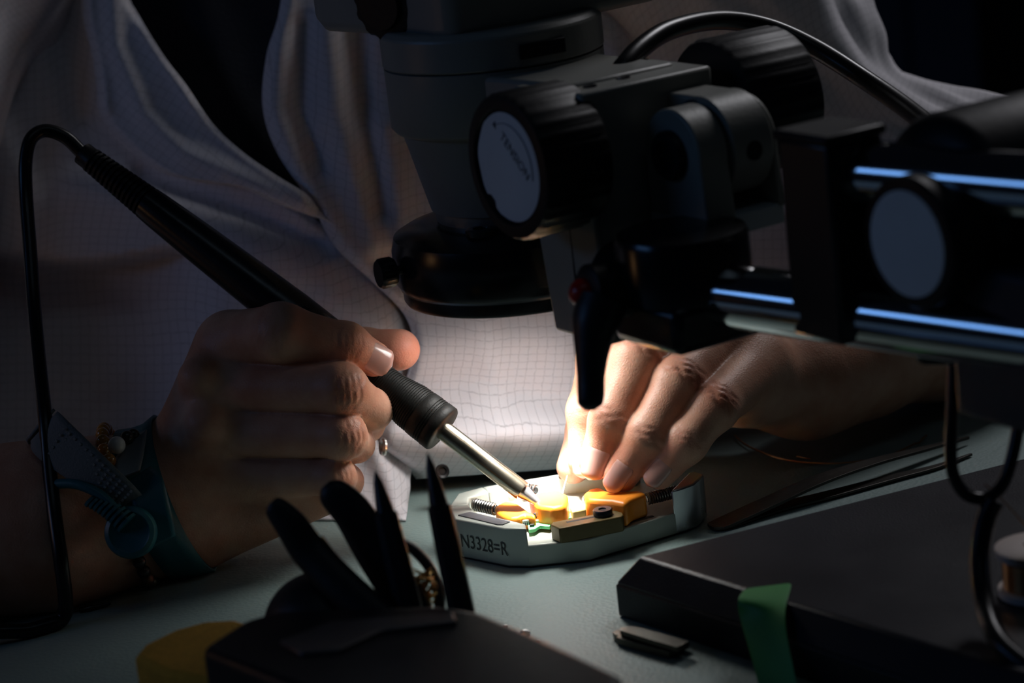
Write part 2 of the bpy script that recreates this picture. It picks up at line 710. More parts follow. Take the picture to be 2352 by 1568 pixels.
# engraved part number on the chamfered front face
pa, pb = np.array([-31.4, -8.7, 0]) * mm, np.array([-14.6, -24.6, 0]) * mm
xd = norm(pb - pa)
nn = np.cross(xd, (0, 0, 1))
text_mesh('N3328=R', .0070, pa + xd * .0016 + np.array([0, 0, .0046]) + nn * .0001, xd, (0, 0, 1), mat('engraving_ink', (.03, .032, .03), .7), tray, 'lettering', squeeze=.80)


def clamp(outline, ztop, screws, name='orange_clamp', lab=None, chamfer=.0015):
    top = [T(x, y, ztop) for x, y in outline]
    c = MB().prism(top, FZ, ztop).build(name, ORANGE, tray, bevel=chamfer, segs=3)
    for (x, y, zz, nv) in screws:
        p = T(x, y, zz)
        s = MB().lathe(p, nv, [(.0015, -.003), (.0015, .0004), (.0011, .0008), (.0009, .0008), (.0008, .0001), (.0001, .0001)], 20).build('screw', STEEL, c)
    return c


fr = norm([.15, -1, .15])
clamp([(1136, 1162), (1160, 1149), (1190, 1154), (1214, 1172), (1230, 1180), (1228, 1186), (1206, 1181), (1192, 1188), (1170, 1190), (1140, 1174)], .0142,
      [(1185, 1183, .0122, fr)])
clamp([(1212, 1140), (1240, 1128), (1285, 1124), (1304, 1134), (1300, 1160), (1270, 1166), (1235, 1162)], .0170, [(1289, 1156, .0150, fr)])
clamp([(1340, 1132), (1352, 1121), (1378, 1117), (1402, 1128), (1440, 1127), (1468, 1124), (1486, 1131), (1448, 1144), (1436, 1156), (1404, 1150), (1366, 1148), (1345, 1146)], .0172,
      [(1350, 1148, .0150, fr), (1424, 1163, .0125, fr)])
# small cream spacer block between the clamps
MB().prism([T(x, y, .0145) for x, y in [(1308, 1158), (1338, 1152), (1346, 1168), (1314, 1174)]], FZ, .0145).build('spacer_block', mat('cream_plastic', (.80, .58, .22), .45), tray, bevel=.0006)


def coil(p0, p1, r, turns, wire, name, material):
    p0, p1 = np.array(p0), np.array(p1)
    x, y, a = frame_from(p1 - p0)
    L = np.linalg.norm(p1 - p0)
    n = turns * 12
    pts = [p0 + a * L * i / n + r * (math.cos(2 * math.pi * i / 12) * x + math.sin(2 * math.pi * i / 12) * y) for i in range(n + 1)]
    s = MB().tube(pts, wire, 6).build(name, material, tray)
    MB().tube([p0, p1], r * .62, 12).build('guide_rod', BLACKM, s)
    return s


DKST = mat('dark_spring_steel', (.22, .21, .20), .32, 1.0)
coil(T(1090, 1158, .0122), T(1140, 1170, .0118), .0019, 9, .00042, 'spring', DKST)
coil(T(1485, 1146, .0125), T(1556, 1128, .0125), .0019, 12, .00042, 'spring', DKST)
coil(T(1232, 1126, .0130), T(1160, 1112, .0130), .0017, 9, .00040, 'spring', DKST)

# olive slide bar with slot and thumb nut
sl0 = MB().prism([T(x, y, .0138) for x, y in [(1264, 1204), (1270, 1198), (1412, 1171), (1429, 1176), (1432, 1181), (1428, 1186), (1294, 1212), (1284, 1213)]], FZ, .0138).build('slide_bar', OLIVE, tray, bevel=.0004)
MB().tube([T(1301, 1199, .0138), T(1372, 1185, .0138)], .0007, 8, flat=.3).build('slot', BLACK, sl0)
pn = T(1385, 1182, .0138)
MB().lathe(pn, (0, 0, 1), [(.0033, -.0002), (.0034, .0018), (.0031, .0022), (.0014, .0022), (.0012, .0017), (.0001, .0017)], 32, ribs=None).build('thumb_nut', mat('blued_steel', (.06, .065, .07), .32, .8), sl0)

# circuit board held in the fixture
brd = thing('circuit_board', T(1255, 1195, FZ), 'small green circuit board held between the orange clamps', 'circuit board')
MB().prism([T(x, y, .0108) for x, y in [(1212, 1203), (1218, 1186), (1250, 1172), (1330, 1162), (1352, 1172), (1300, 1192), (1268, 1198), (1262, 1208), (1240, 1206), (1228, 1214), (1214, 1216)]], .0095, .0108).build('board', PCB, brd, bevel=.0002)
for (x, y) in [(1222, 1206), (1236, 1196), (1262, 1186), (1290, 1178), (1312, 1174)]:
    MB().box(T(x, y, .0112), (.0016, .0011, .0009)).build('chip', BLACK if x < 1230 else WHITEP, brd, bevel=.0001)
con = MB().box(T(1210, 1198, .0116), (.0050, .0016, .0018), (xd * .3 + np.array([.95, .3, 0]), (-.3, .95, 0), (0, 0, 1))).build('connector', WHITEP, brd, bevel=.0002)
for k in range(6):
    MB().box(T(1199 + 4.2 * k, 1203 - .3 * k, .0112), (.0003, .0009, .0010)).build('pin', BLACK, con)
hdr = MB().box(T(1243, 1180, .0126), (.0055, .0012, .0016), ((.93, .37, 0), (-.37, .93, 0), (0, 0, 1))).build('pin_header', BLACK, brd, bevel=.0001)
for k in range(7):
    q = T(1231 + 4 * k, 1181 - 1.2 * k, .0138)
    MB().box(q, (.0003, .0003, .0014)).build('pin', STEEL, hdr)

# ------------------------------------------------------------------ soldering iron
tipP, endP = W(1253, 1168, .8915), W(190, 352, .935)
ax = endP - tipP
IL = np.linalg.norm(ax)
ax /= IL
PXM = IL / 1345.0


def irod(*rows):
    return [(r * PXM, s * PXM) for s, r in rows]


iron = thing('soldering_iron', tipP, 'black soldering iron with ribbed grip and steel barrel held in the fist on the left', 'soldering iron')
MB().lathe(tipP, ax, irod((0, .8), (3, 3), (14, 6), (60, 16), (64, 17.5), (66, 17.5)), 32).build('tip', mat('tinned_tip', (.70, .70, .70), .30, .9, bump=.05), iron)
MB().lathe(tipP, ax, irod((62, 5), (63, 21), (68, 22), (250, 22), (300, 22)), 40).build('barrel', mat('heated_steel', (.66, .60, .47), .24, 1.0, var=.22, vscale=60, bump=.04), iron)
prof = [(286, 30), (287, 52), (291, 55.5), (312, 55.5)]
s = 314
while s < 332:
    prof += [(s, 52.5), (s + 2, 52.5), (s + 3, 55), (s + 5, 55)]
    s += 6
prof += [(336, 55), (352, 54)]
s = 354.0
while s < 470:
    r = np.interp(s, [354, 375, 400, 430, 470], [53.5, 53, 48, 43.5, 42])
    prof += [(s, r - 2.6), (s + 2, r - 2.6), (s + 3.0, r), (s + 4.4, r)]
    s += 5.6
prof += [(476, 41), (520, 43)]
MB().lathe(tipP, ax, irod(*prof), 48).build('grip_sleeve', mat('grip_rubber', (.010, .010, .009), .55, bump=.15, bscale=1200, spec=.25), iron, angle=60)
MB().lathe(tipP, ax, irod((515, 40), (540, 46), (620, 53), (720, 54), (800, 52), (1000, 46), (1120, 41), (1150, 39)), 40).build('handle', mat('handle_plastic', (.012, .012, .013), .26, bump=.05), iron)
prof = []
s = 1150.0
k = 0
while s < 1318:
    r = np.interp(s, [1150, 1345], [38, 27])
    prof += [(s, r - 6), (s + 5, r - 6), (s + 6, r), (s + 12, r)]
    s += 13
prof += [(1322, 27), (1345, 27), (1347, 16)]
MB().lathe(tipP, ax, irod(*prof), 32).build('strain_relief', BLACK, iron, angle=30)
cab_pts = [W(x, y, d) for x, y, d in [(232, 385, .933), (190, 352, .934), (150, 315, .934), (105, 300, .933), (72, 318, .930), (59, 370, .928), (60, 450, .925), (68, 560, .918), (78, 700, .908), (92, 850, .892), (104, 960, .880), (112, 1060, .874), (125, 1180, .866), (140, 1290, .862), (150, 1370, .866), (148, 1412, .870), (120, 1438, .868), (60, 1448, .864), (-30, 1452, .860), (-200, 1470, .855)]]
cp = catmull(cab_pts, 8)
cp[:, 2] = np.maximum(cp[:, 2], .0027)
MB().tube(cp, .00255, 14).build('power_cord', CABLE, iron)

# ------------------------------------------------------------------ microscope
UU = np.array([.857, .515, 0])
NNV = np.array([.515, -.857, 0])
ZZ = np.array([0, 0, 1.0])
AXF = (UU, NNV, ZZ)


def L3(u, n, z):
    """microscope frame (mm along the focus-knob axis, mm towards the boom, metres up)"""
    return UU * u * mm + NNV * n * mm + ZZ * z


def zl(ypix, rpx):
    return zax(ypix - .113 * rpx)


PM = .872 / FPX
ms = thing('stereo_microscope', (0, 0, .09), 'pale grey stereo microscope body with large black focus knobs above the fixture', 'microscope')
zh = zl(84, 250)
hp = [T(x, y, zh) for x, y in [(728, 58), (742, 76), (870, 84), (1000, 99), (1045, 99), (1180, 77), (1305, 50), (1520, 2), (1500, -60), (1200, -85), (800, -40), (735, 20)]]
MB().prism(hp, zh, zh + .085).build('head_housing', SCOPE, ms, bevel=.004, segs=4)
pz = W(905, 2, .848)
kx = norm([-.62, -.78, -.04])
zk = MB().lathe(pz - kx * .004, kx, [(.013, 0), (.013, .009), (.0118, .0105), (.0085, .011), (.008, .0125), (.0001, .0125)], 48, ribs=(12, .0008, .0115)).build('zoom_knob', BLACK, ms, angle=30)
# label plate on the front right face of the head
fa, fb = hp[4], hp[6]
fd = norm(fb - fa)
fn = np.cross(fd, ZZ)
lc = T(1205, 70, zh)
lc = fa + fd * np.dot(lc - fa, fd)
lp = MB().box(lc + fn * .0002 + ZZ * .0135, (.0205, .0008, .016), (fd, fn, ZZ)).build('label_plate', mat('grey_plate', (.36, .37, .37), .4), ms, bevel=.0003)
for k in range(4):
    MB().box(lc + fn * .0006 + ZZ * (.0105 + .0028 * k), (.0165, .0004, .0011), (fd, fn, ZZ)).build('printed_line', BLACK, lp)
zA, zB, zC, zD, zE, zFn = zl(80, 250), zl(155, 250), zl(290, 248), zl(303, 222), zl(478, 180), zl(520, 170)
col = MB().lathe((0, 0, 0), ZZ, [(252 * PM, zB + .0004), (252 * PM, zA), (240 * PM, zA + .002)], 72).build('upper_collar', SCOPE, ms, bevel=.0006)
q0 = norm([.42, -.9, 0])
pc = q0 * 252 * PM
MB().box(pc + ZZ * (zB + (zA - zB) * .50), (.0165, .0010, .0048), (np.cross(ZZ, q0), q0, ZZ)).build('name_strip', BLACK, col, bevel=.0002)
MB().lathe((0, 0, 0), ZZ, [(222 * PM, zD - .001), (225 * PM, zD), (240 * PM, zD + .0008), (249 * PM, zC), (250 * PM, zB - .0002), (246 * PM, zB)], 72).build('body_tube', SCOPE, ms)
MB().lathe((0, 0, 0), ZZ, [(172 * PM, zE - .0005), (181 * PM, zE), (224 * PM, zD - .0008), (225 * PM, zD - .0002)], 72).build('objective_cone', SCOPE, ms)
MB().lathe((0, 0, 0), ZZ, [(160 * PM, zFn - .006), (170 * PM, zFn), (172 * PM, zE - .0002)], 64).build('objective_ring', mat('grey_metal', (.22, .22, .21), .4, .5), ms)
# holder arm
zarm = zl(163, 250)
MB().prism([L3(-23, 24, 0), L3(23, 24, 0), L3(23, 72, 0), L3(-17, 72, 0)], zarm - .030, zarm).build('holder_arm', SCOPE, ms, bevel=.0015)
# focus block
K0 = W(1400, 795, .80)
n0, u0, z0 = np.dot(K0, NNV) / mm, np.dot(K0, UU) / mm, K0[2]
best = min(np.linspace(.13, .2, 200), key=lambda z: abs(PR(L3(5, n0, z))[1] - np.interp(PR(L3(5, n0, z))[0], [1400, 1680], [199, 143])))
ztop = best
fbm = MB()
fbm.prism([L3(u0, n0 - 31, 0), L3(u0, n0, 0), L3(u0 + 48, n0, 0), L3(u0 + 48, n0 - 31, 0)], z0, ztop,
          top=[L3(u0 - 3, n0 - 36, 0), L3(u0 - 1, n0, 0), L3(u0 + 49, n0, 0), L3(u0 + 49, n0 - 36, 0)])
fbk = fbm.build('focus_block', SCOPE, ms, bevel=.0012)
MB().box(L3(u0 - .1, n0 - 15, (z0 + .138) / 2), (.0008, .0006, .138 - z0 - .004), AXF).build('seam', BLACK, fbk)
for (du, dn) in [(8, -8), (22, -10), (36, -22), (14, -24)]:
    MB().lathe(L3(u0 + du, n0 + dn, ztop + .0001), ZZ, [(.0001, .0002), (.0016, .0002), (.0022, .0004), (.0024, -.0005)], 18).build('screw', BLACKM, fbk)
for (fu, bu, zz, nk) in [(-42, -17, .1500, 69.0), (64, 35, .1535, 72.0)]:
    sg = -1 if fu < 0 else 1
    o3 = L3(bu, nk, zz)
    Lk = abs(fu - bu) * mm
    fk = MB().lathe(o3, UU * sg, [(.0165, 0), (.0222, .0004), (.0232, .002), (.0232, Lk - .002), (.0222, Lk - .0004), (.0208, Lk), (.0185, Lk), (.0178, Lk - .0014), (.0001, Lk - .0014)], 96, ribs=(32, .0006, .0225)).build('focus_knob', BLACK, ms, angle=35)
    MB().lathe(o3 - UU * sg * .012, UU * sg, [(.009, 0), (.009, .013)], 32).build('shaft', STEEL, fk)
    # printed face disc with a chipped edge
    cf = o3 + UU * sg * (Lk - .0012)
    xx = -np.cross(UU * sg, ZZ) * -1.0
    xx = norm(np.cross(ZZ, UU * sg))
    pts = []
    for k in range(72):
        t = 2 * math.pi * k / 72
        r = .0172 + (.0002 * math.sin(9 * t) if 2.2 < t < 4.3 else 0)
        if 3.82 < t < 4.05:
            r -= .0016
        pts.append(cf + r * (math.cos(t) * xx + math.sin(t) * ZZ))
    mbd = MB()
    ring2 = [p + UU * sg * .0003 for p in pts]
    mbd.add(pts + ring2, [tuple(range(72, 144))] + [(i, (i + 1) % 72, 72 + (i + 1) % 72, 72 + i) for i in range(72)])
    dsc = mbd.build('face_disc', mat('pale_blue_label', (.78, .80, .82), .6, bump=.05), fk, smooth=False)
    if sg < 0:
        ink = mat('label_ink', (.07, .08, .11), .7)
        cf2 = cf + UU * sg * .0004
        a0 = math.radians(-43)
        xd2 = math.cos(a0) * xx + math.sin(a0) * ZZ
        yd2 = -math.sin(a0) * xx + math.cos(a0) * ZZ
        text_mesh('TENSION', .0044, cf2 + xd2 * -.0085 + yd2 * .0046, xd2, yd2, ink, dsc, 'lettering', depth=.00005)
        arc = [cf2 + .0137 * (math.cos(t) * xx + math.sin(t) * ZZ) for t in np.linspace(math.radians(112), math.radians(-12), 26)]
        MB().tube(arc, .00022, 6, flat=.4).build('printed_arrow', ink, dsc)
        h0 = arc[0]
        MB().add([h0 + xx * -.0014 + ZZ * .0002, h0 + ZZ * .0014 + xx * .0004, h0 - ZZ * .0014 + xx * .0004], [(0, 1, 2)]).build('arrow_head', ink, dsc, smooth=False)

# ring light under the objective
rl = thing('ring_light', (0, 0, .09), 'black ring lamp with thumb screw clamped round the microscope objective', 'ring light')
yR = [zl(506, 175), zl(530, 250), zl(545, 272), zl(575, 283), zl(648, 282), zl(656, 274), zl(660, 268), zl(690, 264)]
MB().lathe((0, 0, 0), ZZ, [(235 * PM, yR[5] - .001), (274 * PM, yR[5]), (282 * PM, yR[4] + .0006), (284 * PM, yR[3]), (276 * PM, yR[2]), (252 * PM, yR[1]), (200 * PM, yR[0]), (150 * PM, yR[0] + .0004), (150 * PM, yR[0] - .002), (150 * PM, yR[5] - .001)], 96, close=False).build('housing', mat('gloss_black', (.008, .008, .009), .22, bump=.02), rl)
zbot = yR[7]
MB().lathe((0, 0, 0), ZZ, [(255 * PM, zbot), (264 * PM, zbot), (268 * PM, zbot + .001), (268 * PM, yR[5] - .0006), (240 * PM, yR[5] - .0006)], 96, close=False).build('lower_rim', mat('satin_black', (.010, .010, .011), .30, bump=.03), rl)
MB().lathe((0, 0, 0), ZZ, [(266 * PM, yR[5] - .0007), (273 * PM, yR[5] - .0007), (273 * PM, yR[5] + .0002), (266 * PM, yR[5] + .0002)], 96, close=False).build('trim_ring', STEEL, rl)
em = emit_mat('lamp_diffuser_glow', (1.0, .97, .92), RING_EMIT)
MB().lathe((0, 0, 0), ZZ, [(254 * PM, zbot + .0004), (160 * PM, zbot + .0004)], 96, close=False).build('diffuser', em, rl, smooth=False)
ts = norm([-.93, -.37, 0])
tp = ts * 282 * PM + ZZ * (yR[3] - .0035)
th = MB().lathe(tp - ts * .001, ts, [(.0016, 0), (.0016, .0035), (.0045, .0036), (.0052, .0045), (.0052, .0085), (.0045, .0094), (.0001, .0094)], 36, ribs=(12, .0005, .005)).build('thumb_screw', BLACK, rl, angle=30)
for (a) in (-1.95,):
    pp = np.array([math.cos(a), math.sin(a), 0]) * 190 * PM + ZZ * (yR[0] + .0002)
    MB().lathe(pp, ZZ, [(.0055, -.001), (.0055, .0008), (.0045, .0011), (.0030, .0011), (.0028, .0004), (.0001, .0004)], 28).build('screw_boss', mat('gloss_black', (0, 0, 0)), rl)
# its cable
cc = [(1405, 190, .825), (1428, 158, .822), (1470, 112, .83), (1540, 68, .845), (1650, 46, .865), (1760, 62, .875), (1870, 110, .872), (1990, 185, .86), (2090, 255, .84), (2170, 325, .81), (2240, 420, .77)]
co = MB().tube(catmull([W(*c) for c in cc], 8), .0034, 14).build('lamp_cable', CABLE, None)
tag(co, 'thick black cable arching over the focus knobs to the boom', 'cable')

# ------------------------------------------------------------------ boom stand
HG = mat('hammered_blue_black', (.009, .010, .015), .36, bump=.22, bscale=1400, spec=.2)
c0 = T(1469, 1277, .020)
e1 = T(2169, 1099, .020) - c0
e2 = T(2248, 1512, .020) - c0
e1, e2 = e1 * 1.9, e2 * 1.25
topq = [c0, c0 + e1, c0 + e1 + e2, c0 + e2]
cen = sum(topq) / 4
d1, d2 = norm(e1), norm(e2)
oo = .0085
outq = [c0 - d1 * oo * .8 - d2 * oo * .5, c0 + e1 + d1 * oo - d2 * oo, c0 + e1 + e2 + d1 * oo + d2 * oo, c0 + e2 - d1 * oo + d2 * oo]
base_at = W(2640, 900, .72)
st = thing('boom_stand', (cen[0], cen[1], 0), 'dark boom stand with heavy slope-edged base and two chrome rods carrying the microscope', 'stand')
bs = MB()
bs.prism(outq, .0, .0115)
bs.prism(outq, .0113, .020, top=topq)
MB().prism(outq, 0, .0115).build('base', HG, st, bevel=.0010)
MB().prism(outq, .0113, .0200, top=topq).build('base_top', HG, st, bevel=.0009)


def tall(name, corner, du, dn, dz, material, parent, bevel=.0015):
    """box from a near vertical corner: extends du along the knob axis, -dn away from the boom, dz up"""
    c = np.array(corner)
    cc_ = c + UU * du / 2 - NNV * dn / 2 + ZZ * dz / 2
    return MB().box(cc_, (abs(du), abs(dn), abs(dz)), AXF).build(name, material, parent, bevel=bevel)


# hinge bracket
hc = W(1660, 328, .79)
hb = MB()
rr_ = .0155
tng = MB().lathe(hc - UU * .0075, UU, [(rr_, 0), (rr_ + .0004, .0004), (rr_ + .0004, .0146), (rr_, .015)], 64).build('hinge_barrel', SCOPE, st)
MB().box(hc - NNV * .010 + ZZ * .008, (.0150, .020, .0155), AXF).build('hinge_block', SCOPE, st, bevel=.001)
hole = hc + norm(NNV - ZZ * .05) * (rr_ + .0002)
MB().lathe(hole, NNV, [(.0001, .0003), (.0030, .0003), (.0032, -.002)], 24).build('set_screw_hole', BLACK, tng)


def cheek(u0_, u1_, name):
    pts = []
    for k in range(25):
        t = math.radians(-10 + 190 * k / 24)
        pts.append((math.cos(t) * .0142, math.sin(t) * .0142))
    pts += [(-.0142, -.020), (.0155, -.020)]
    mbk = MB()
    P = [hc + NNV * a + ZZ * b for a, b in pts]
    A = [p + UU * u0_ for p in P]
    B = [p + UU * u1_ for p in P]
    n = len(P)
    mbk.add(A + B, [tuple(range(n)), tuple(range(n, 2 * n))[::-1]] + [(i, n + i, n + (i + 1) % n, (i + 1) % n) for i in range(n)])
    return mbk.build(name, SCOPE, st, bevel=.0008)


ck = cheek(-.0195, -.0085, 'hinge_cheek')
MB().lathe(hc - UU * .0193, -UU, [(.0078, 0), (.0078, .002), (.0070, .0030), (.0048, .0030), (.0046, .001), (.0001, .001)], 36).build('pivot_bolt', BLACK, ck)
ck2 = cheek(.0085, .0105, 'hinge_cheek')
MB().lathe(hc + UU * .0104, UU, [(.0078, 0), (.0078, .002), (.0066, .0032), (.0001, .0032)], 36).build('pivot_bolt', STEEL, ck2)
MB().box(hc - ZZ * .0225 - UU * .0045, (.030, .029, .0065), AXF).build('hinge_foot', mat('blue_grey_paint', (.40, .44, .46), .4), st, bevel=.0006)

# lower rod and its sleeve
rodc = W(1750, 688, .752)
rn = norm([.67, -.74, 0])
MB().tube([rodc - rn * .052, rodc + rn * .175], .0098, 48).build('chrome_rod', CHROME, st)
MB().tube([rodc - rn * .060, rodc - rn * .0185], .0122, 48).build('rod_sleeve', BLACKM, st)
MB().lathe(rodc - rn * .030 - ZZ * .002, ZZ, [(.014, 0), (.0205, .001), (.0205, .0185), (.0195, .0205), (.0150, .0215), (.0001, .0215)], 64).build('swivel_collar', mat('gloss_black', (0, 0, 0)), st)
MB().box(rodc - rn * .030 - ZZ * .0075, (.034, .034, .015), AXF).build('swivel_block', BLACKM, st, bevel=.003)
rod2 = W(2000, 400, .712)
MB().tube([rod2 - rn * .02, rod2 + rn * .12], .0095, 48).build('chrome_rod', CHROME, st)
# cross clamp
kc = W(1935, 797, .716)
tall('cross_clamp', kc, .020, .022, .0575, BLACKM, st, bevel=.0012)
cl2 = tall('clamp_cap', kc + ZZ * .057 - UU * .001 + NNV * .001, .022, .024, .003, BLACK, st, bevel=.001)
# lever with red button
lv = W(1385, 672, .772)
hub_e = W(1500, 660, .779)
MB().tube([W(1470, 655, .777), W(1580, 628, .785)], .0042, 24).build('lever_shaft', STEEL, st)
lev = MB().tube([W(1340, 672, .768), W(1352, 671, .769), W(1500, 652, .778)], [.0060, .0085, .0090], 32).build('lever_hub', BLACK, st, bevel=.0008)
MB().sphere(W(1339, 672, .7675), .0044, 20, 12).build('red_button', mat('red_plastic', (.45, .010, .008), .3), lev)
lp_ = catmull([(1385, 690, .767, .0078), (1368, 740, .766, .0072), (1360, 800, .765, .0054), (1357, 860, .7645, .0043), (1357, 905, .764, .0041), (1355, 928, .764, .0036), (1355, 942, .764, .0015)], 6)
MB().tube([W(*r[:3]) for r in lp_], lp_[:, 3], 24).build('lever_arm', mat('satin_handle', (.012, .013, .016), .42), lev)

# right hand head of the stand: big knob, housing, column block
kb = W(2084, 560, .690)
k5 = MB().lathe(kb, UU, [(.0001, .0004), (.0150, .0004), (.0153, 0), (.0176, .0002), (.0184, .0015), (.0184, .026), (.017, .027)], 64).build('clamp_knob', BLACK, st, angle=30)
MB().lathe(kb - UU * .0003, UU, [(.0001, 0), (.0148, 0), (.0148, .0012)], 48).build('face_disc', mat('pale_blue_label', (0, 0, 0)), k5)
MB().lathe(kb + UU * .014 + ZZ * .006 - NNV * .004, UU, [(.018, 0), (.0245, .003), (.0260, .006), (.0260, .075), (.02, .078)], 64).build('head_housing', BLACK, st)
kd = W(2195, 955, .706)
MB().box(kd + NNV * .030 + UU * .016 + ZZ * .022, (.032, .060, .044), AXF).build('column_bracket', mat('dark_navy_paint', (.014, .018, .030), .5), st, bevel=.002)
colp = base_at.copy()
MB().lathe((colp[0], colp[1], 0), ZZ, [(.024, .019), (.024, .026), (.016, .028), (.016, .165), (.015, .167)], 48).build('column', CHROME, st)
MB().box((kb + UU * .05 + colp) / 2 + ZZ * .0, (.10, .03, .03), (norm((colp - kb - UU * .05) * [1, 1, 0]), np.cross(ZZ, norm((colp - kb - UU * .05) * [1, 1, 0])), ZZ)).build('column_arm', BLACKM, st, bevel=.003)

# hanging cable loop at the right edge
ul = [(2192, 820, .735), (2188, 930, .735), (2184, 1040, .736), (2192, 1095, .737), (2220, 1135, .738), (2262, 1144, .738), (2298, 1120, .738), (2322, 1060, .738), (2342, 960, .738), (2352, 860, .738), (2360, 780, .738)]
uo = MB().tube(catmull([W(*c) for c in ul], 8), .0019, 12).build('cable_loop', CABLE, None)
tag(uo, 'black cable hanging in a U-shaped loop below the boom head', 'cable')
sl_ = [(2285, 1150, .735), (2262, 1200, .735), (2250, 1290, .732), (2262, 1390, .724), (2300, 1480, .71), (2400, 1560, .70)]
so_ = MB().tube(catmull([W(*c) for c in sl_], 8), .0030, 12).build('trailing_cable', CABLE, None)
tag(so_, 'dark blurred cable falling across the stand base below the loop', 'cable')

# spool of thin wire at the right edge
sp_c = W(2375, 1205, .745)
spl = thing('wire_spool', (sp_c[0], sp_c[1], .020), 'pale round spool flange with thin copper wire at the right edge', 'spool')
MB().lathe((sp_c[0], sp_c[1], .020), ZZ, [(.0105, 0), (.0115, .0005), (.0115, .0025), (.0060, .003), (.0055, .012), (.0115, .0125), (.0118, .0135), (.0118, .0150), (.0105, .0156), (.0035, .0156), (.0030, .0140), (.0001, .0140)], 48).build('reel', mat('pale_spool_plastic', (.55, .47, .42), .5), spl)
MB().lathe((sp_c[0], sp_c[1], .0225), ZZ, [(.0055, 0), (.0100, .0004), (.0100, .0090), (.0055, .0094)], 40).build('wire_winding', mat('copper_wire', (.70, .34, .14), .3, 1.0), spl)
COPPER = MATS['copper_wire']
wtail = [W(2262, 1112, .738), W(2290, 1135, .738), W(2330, 1178, .74), W(2372, 1225, .742)]
MB().tube(catmull(wtail, 6), .00022, 6).build('wire_end', COPPER, spl)
# green tape on the base
GT = mat('green_tape', (.035, .27, .055), .48, var=.15, sss=.0, bump=.05)
tz = .0203
tape_rows = [(T(1712, 1351, tz), T(1822, 1337, tz)), (T(1698, 1366, tz), T(1814, 1362, tz)), (T(1693, 1382, tz - .0006), T(1806, 1388, tz - .0006)),
             (W(1696, 1408, .7735), W(1803, 1412, .7615)), (W(1708, 1450, .7700), W(1806, 1450, .7580)), (W(1726, 1510, .765), W(1818, 1510, .753)), (W(1742, 1570, .760), W(1832, 1575, .748)), (W(1752, 1625, .757), W(1845, 1630, .745))]
tv, tf = [], []
for a, b in tape_rows:
    for k in range(7):
        tv.append(a + (b - a) * k / 6)
for i in range(len(tape_rows) - 1):
    for k in range(6):
        tf.append((i * 7 + k, i * 7 + k + 1, (i + 1) * 7 + k + 1, (i + 1) * 7 + k))
to = MB().add(tv, tf).build('tape_strip', GT, None, solid=.00015, subsurf=2, angle=80)
tag(to, 'green tape hanging over the front edge of the stand base', 'tape')

# ------------------------------------------------------------------ tweezers, wires, bits on the mat
DST = mat('dark_tweezer_steel', (.06, .055, .05), .36, .9)
tw = thing('tweezers', T(1640, 1214, 0), 'dark steel tweezers lying beside the fixture with arms spread to the right', 'tweezers')


def strip(rows, thick, name, material, parent):
    """rows: (x, y, z, half width px) along a flat bar"""
    R = catmull(rows, 6)
    P = np.array([T(r[0], r[1], r[2]) for r in R])
    tan = np.gradient(P, axis=0)
    v, f = [], []
    for i, r in enumerate(R):
        a = norm(tan[i])
        b = norm(np.cross(ZZ, a))
        up = np.cross(a, b)
        hw = r[3] * mm
        for sx, sz in ((-1, 0), (1, 0), (1, 1), (-1, 1)):
            v.append(P[i] + b * hw * sx + up * thick * sz)
    n = len(R)
    for i in range(n - 1):
        for k in range(4):
            f.append((i * 4 + k, i * 4 + (k + 1) % 4, i * 4 + 4 + (k + 1) % 4, i * 4 + 4 + k))
    f += [(3, 2, 1, 0), tuple((n - 1) * 4 + k for k in range(4))]
    return MB().add(v, f).build(name, material, parent, bevel=.0002)


strip([(1634, 1215, .0008, 1.2), (1640, 1213, .0008, 3.0), (1660, 1205, .0009, 4.4), (1760, 1160, .003, 4.6), (1880, 1106, .006, 4.2), (2000, 1066, .006, 3.2), (2120, 1035, .004, 1.9), (2225, 1008, .002, .5)], .0011, 'arm', DST, tw)
strip([(1640, 1216, .0001, 2.4), (1670, 1207, .0001, 3.8), (1780, 1170, .0004, 3.8), (1900, 1140, .0006, 3.4), (2050, 1100, .0006, 2.6), (2150, 1075, .0005, 1.6), (2232, 1046, .0004, .5)], .0010, 'arm', DST, tw)

wq = catmull([T(x, y, .0012) for x, y in [(1688, 1000), (1720, 1025), (1800, 1055), (1900, 1064), (1980, 1058), (2040, 1047), (2096, 1021), (2112, 1016), (2118, 1008), (2128, 1000)]], 6)
wo = MB().tube(wq, .00035, 6).build('copper_strand', COPPER, None)
tag(wo, 'thin copper wire strand curling on the mat behind the tweezers', 'wire')
wo2 = MB().tube(catmull([T(1830, 1048, .0004), T(1850, 1052, .0006), T(1862, 1053, .0004)], 6), .00028, 6).build('wire_offcut', COPPER, None)
tag(wo2, 'tiny wire offcut on the mat in the shadow below the hand', 'wire')
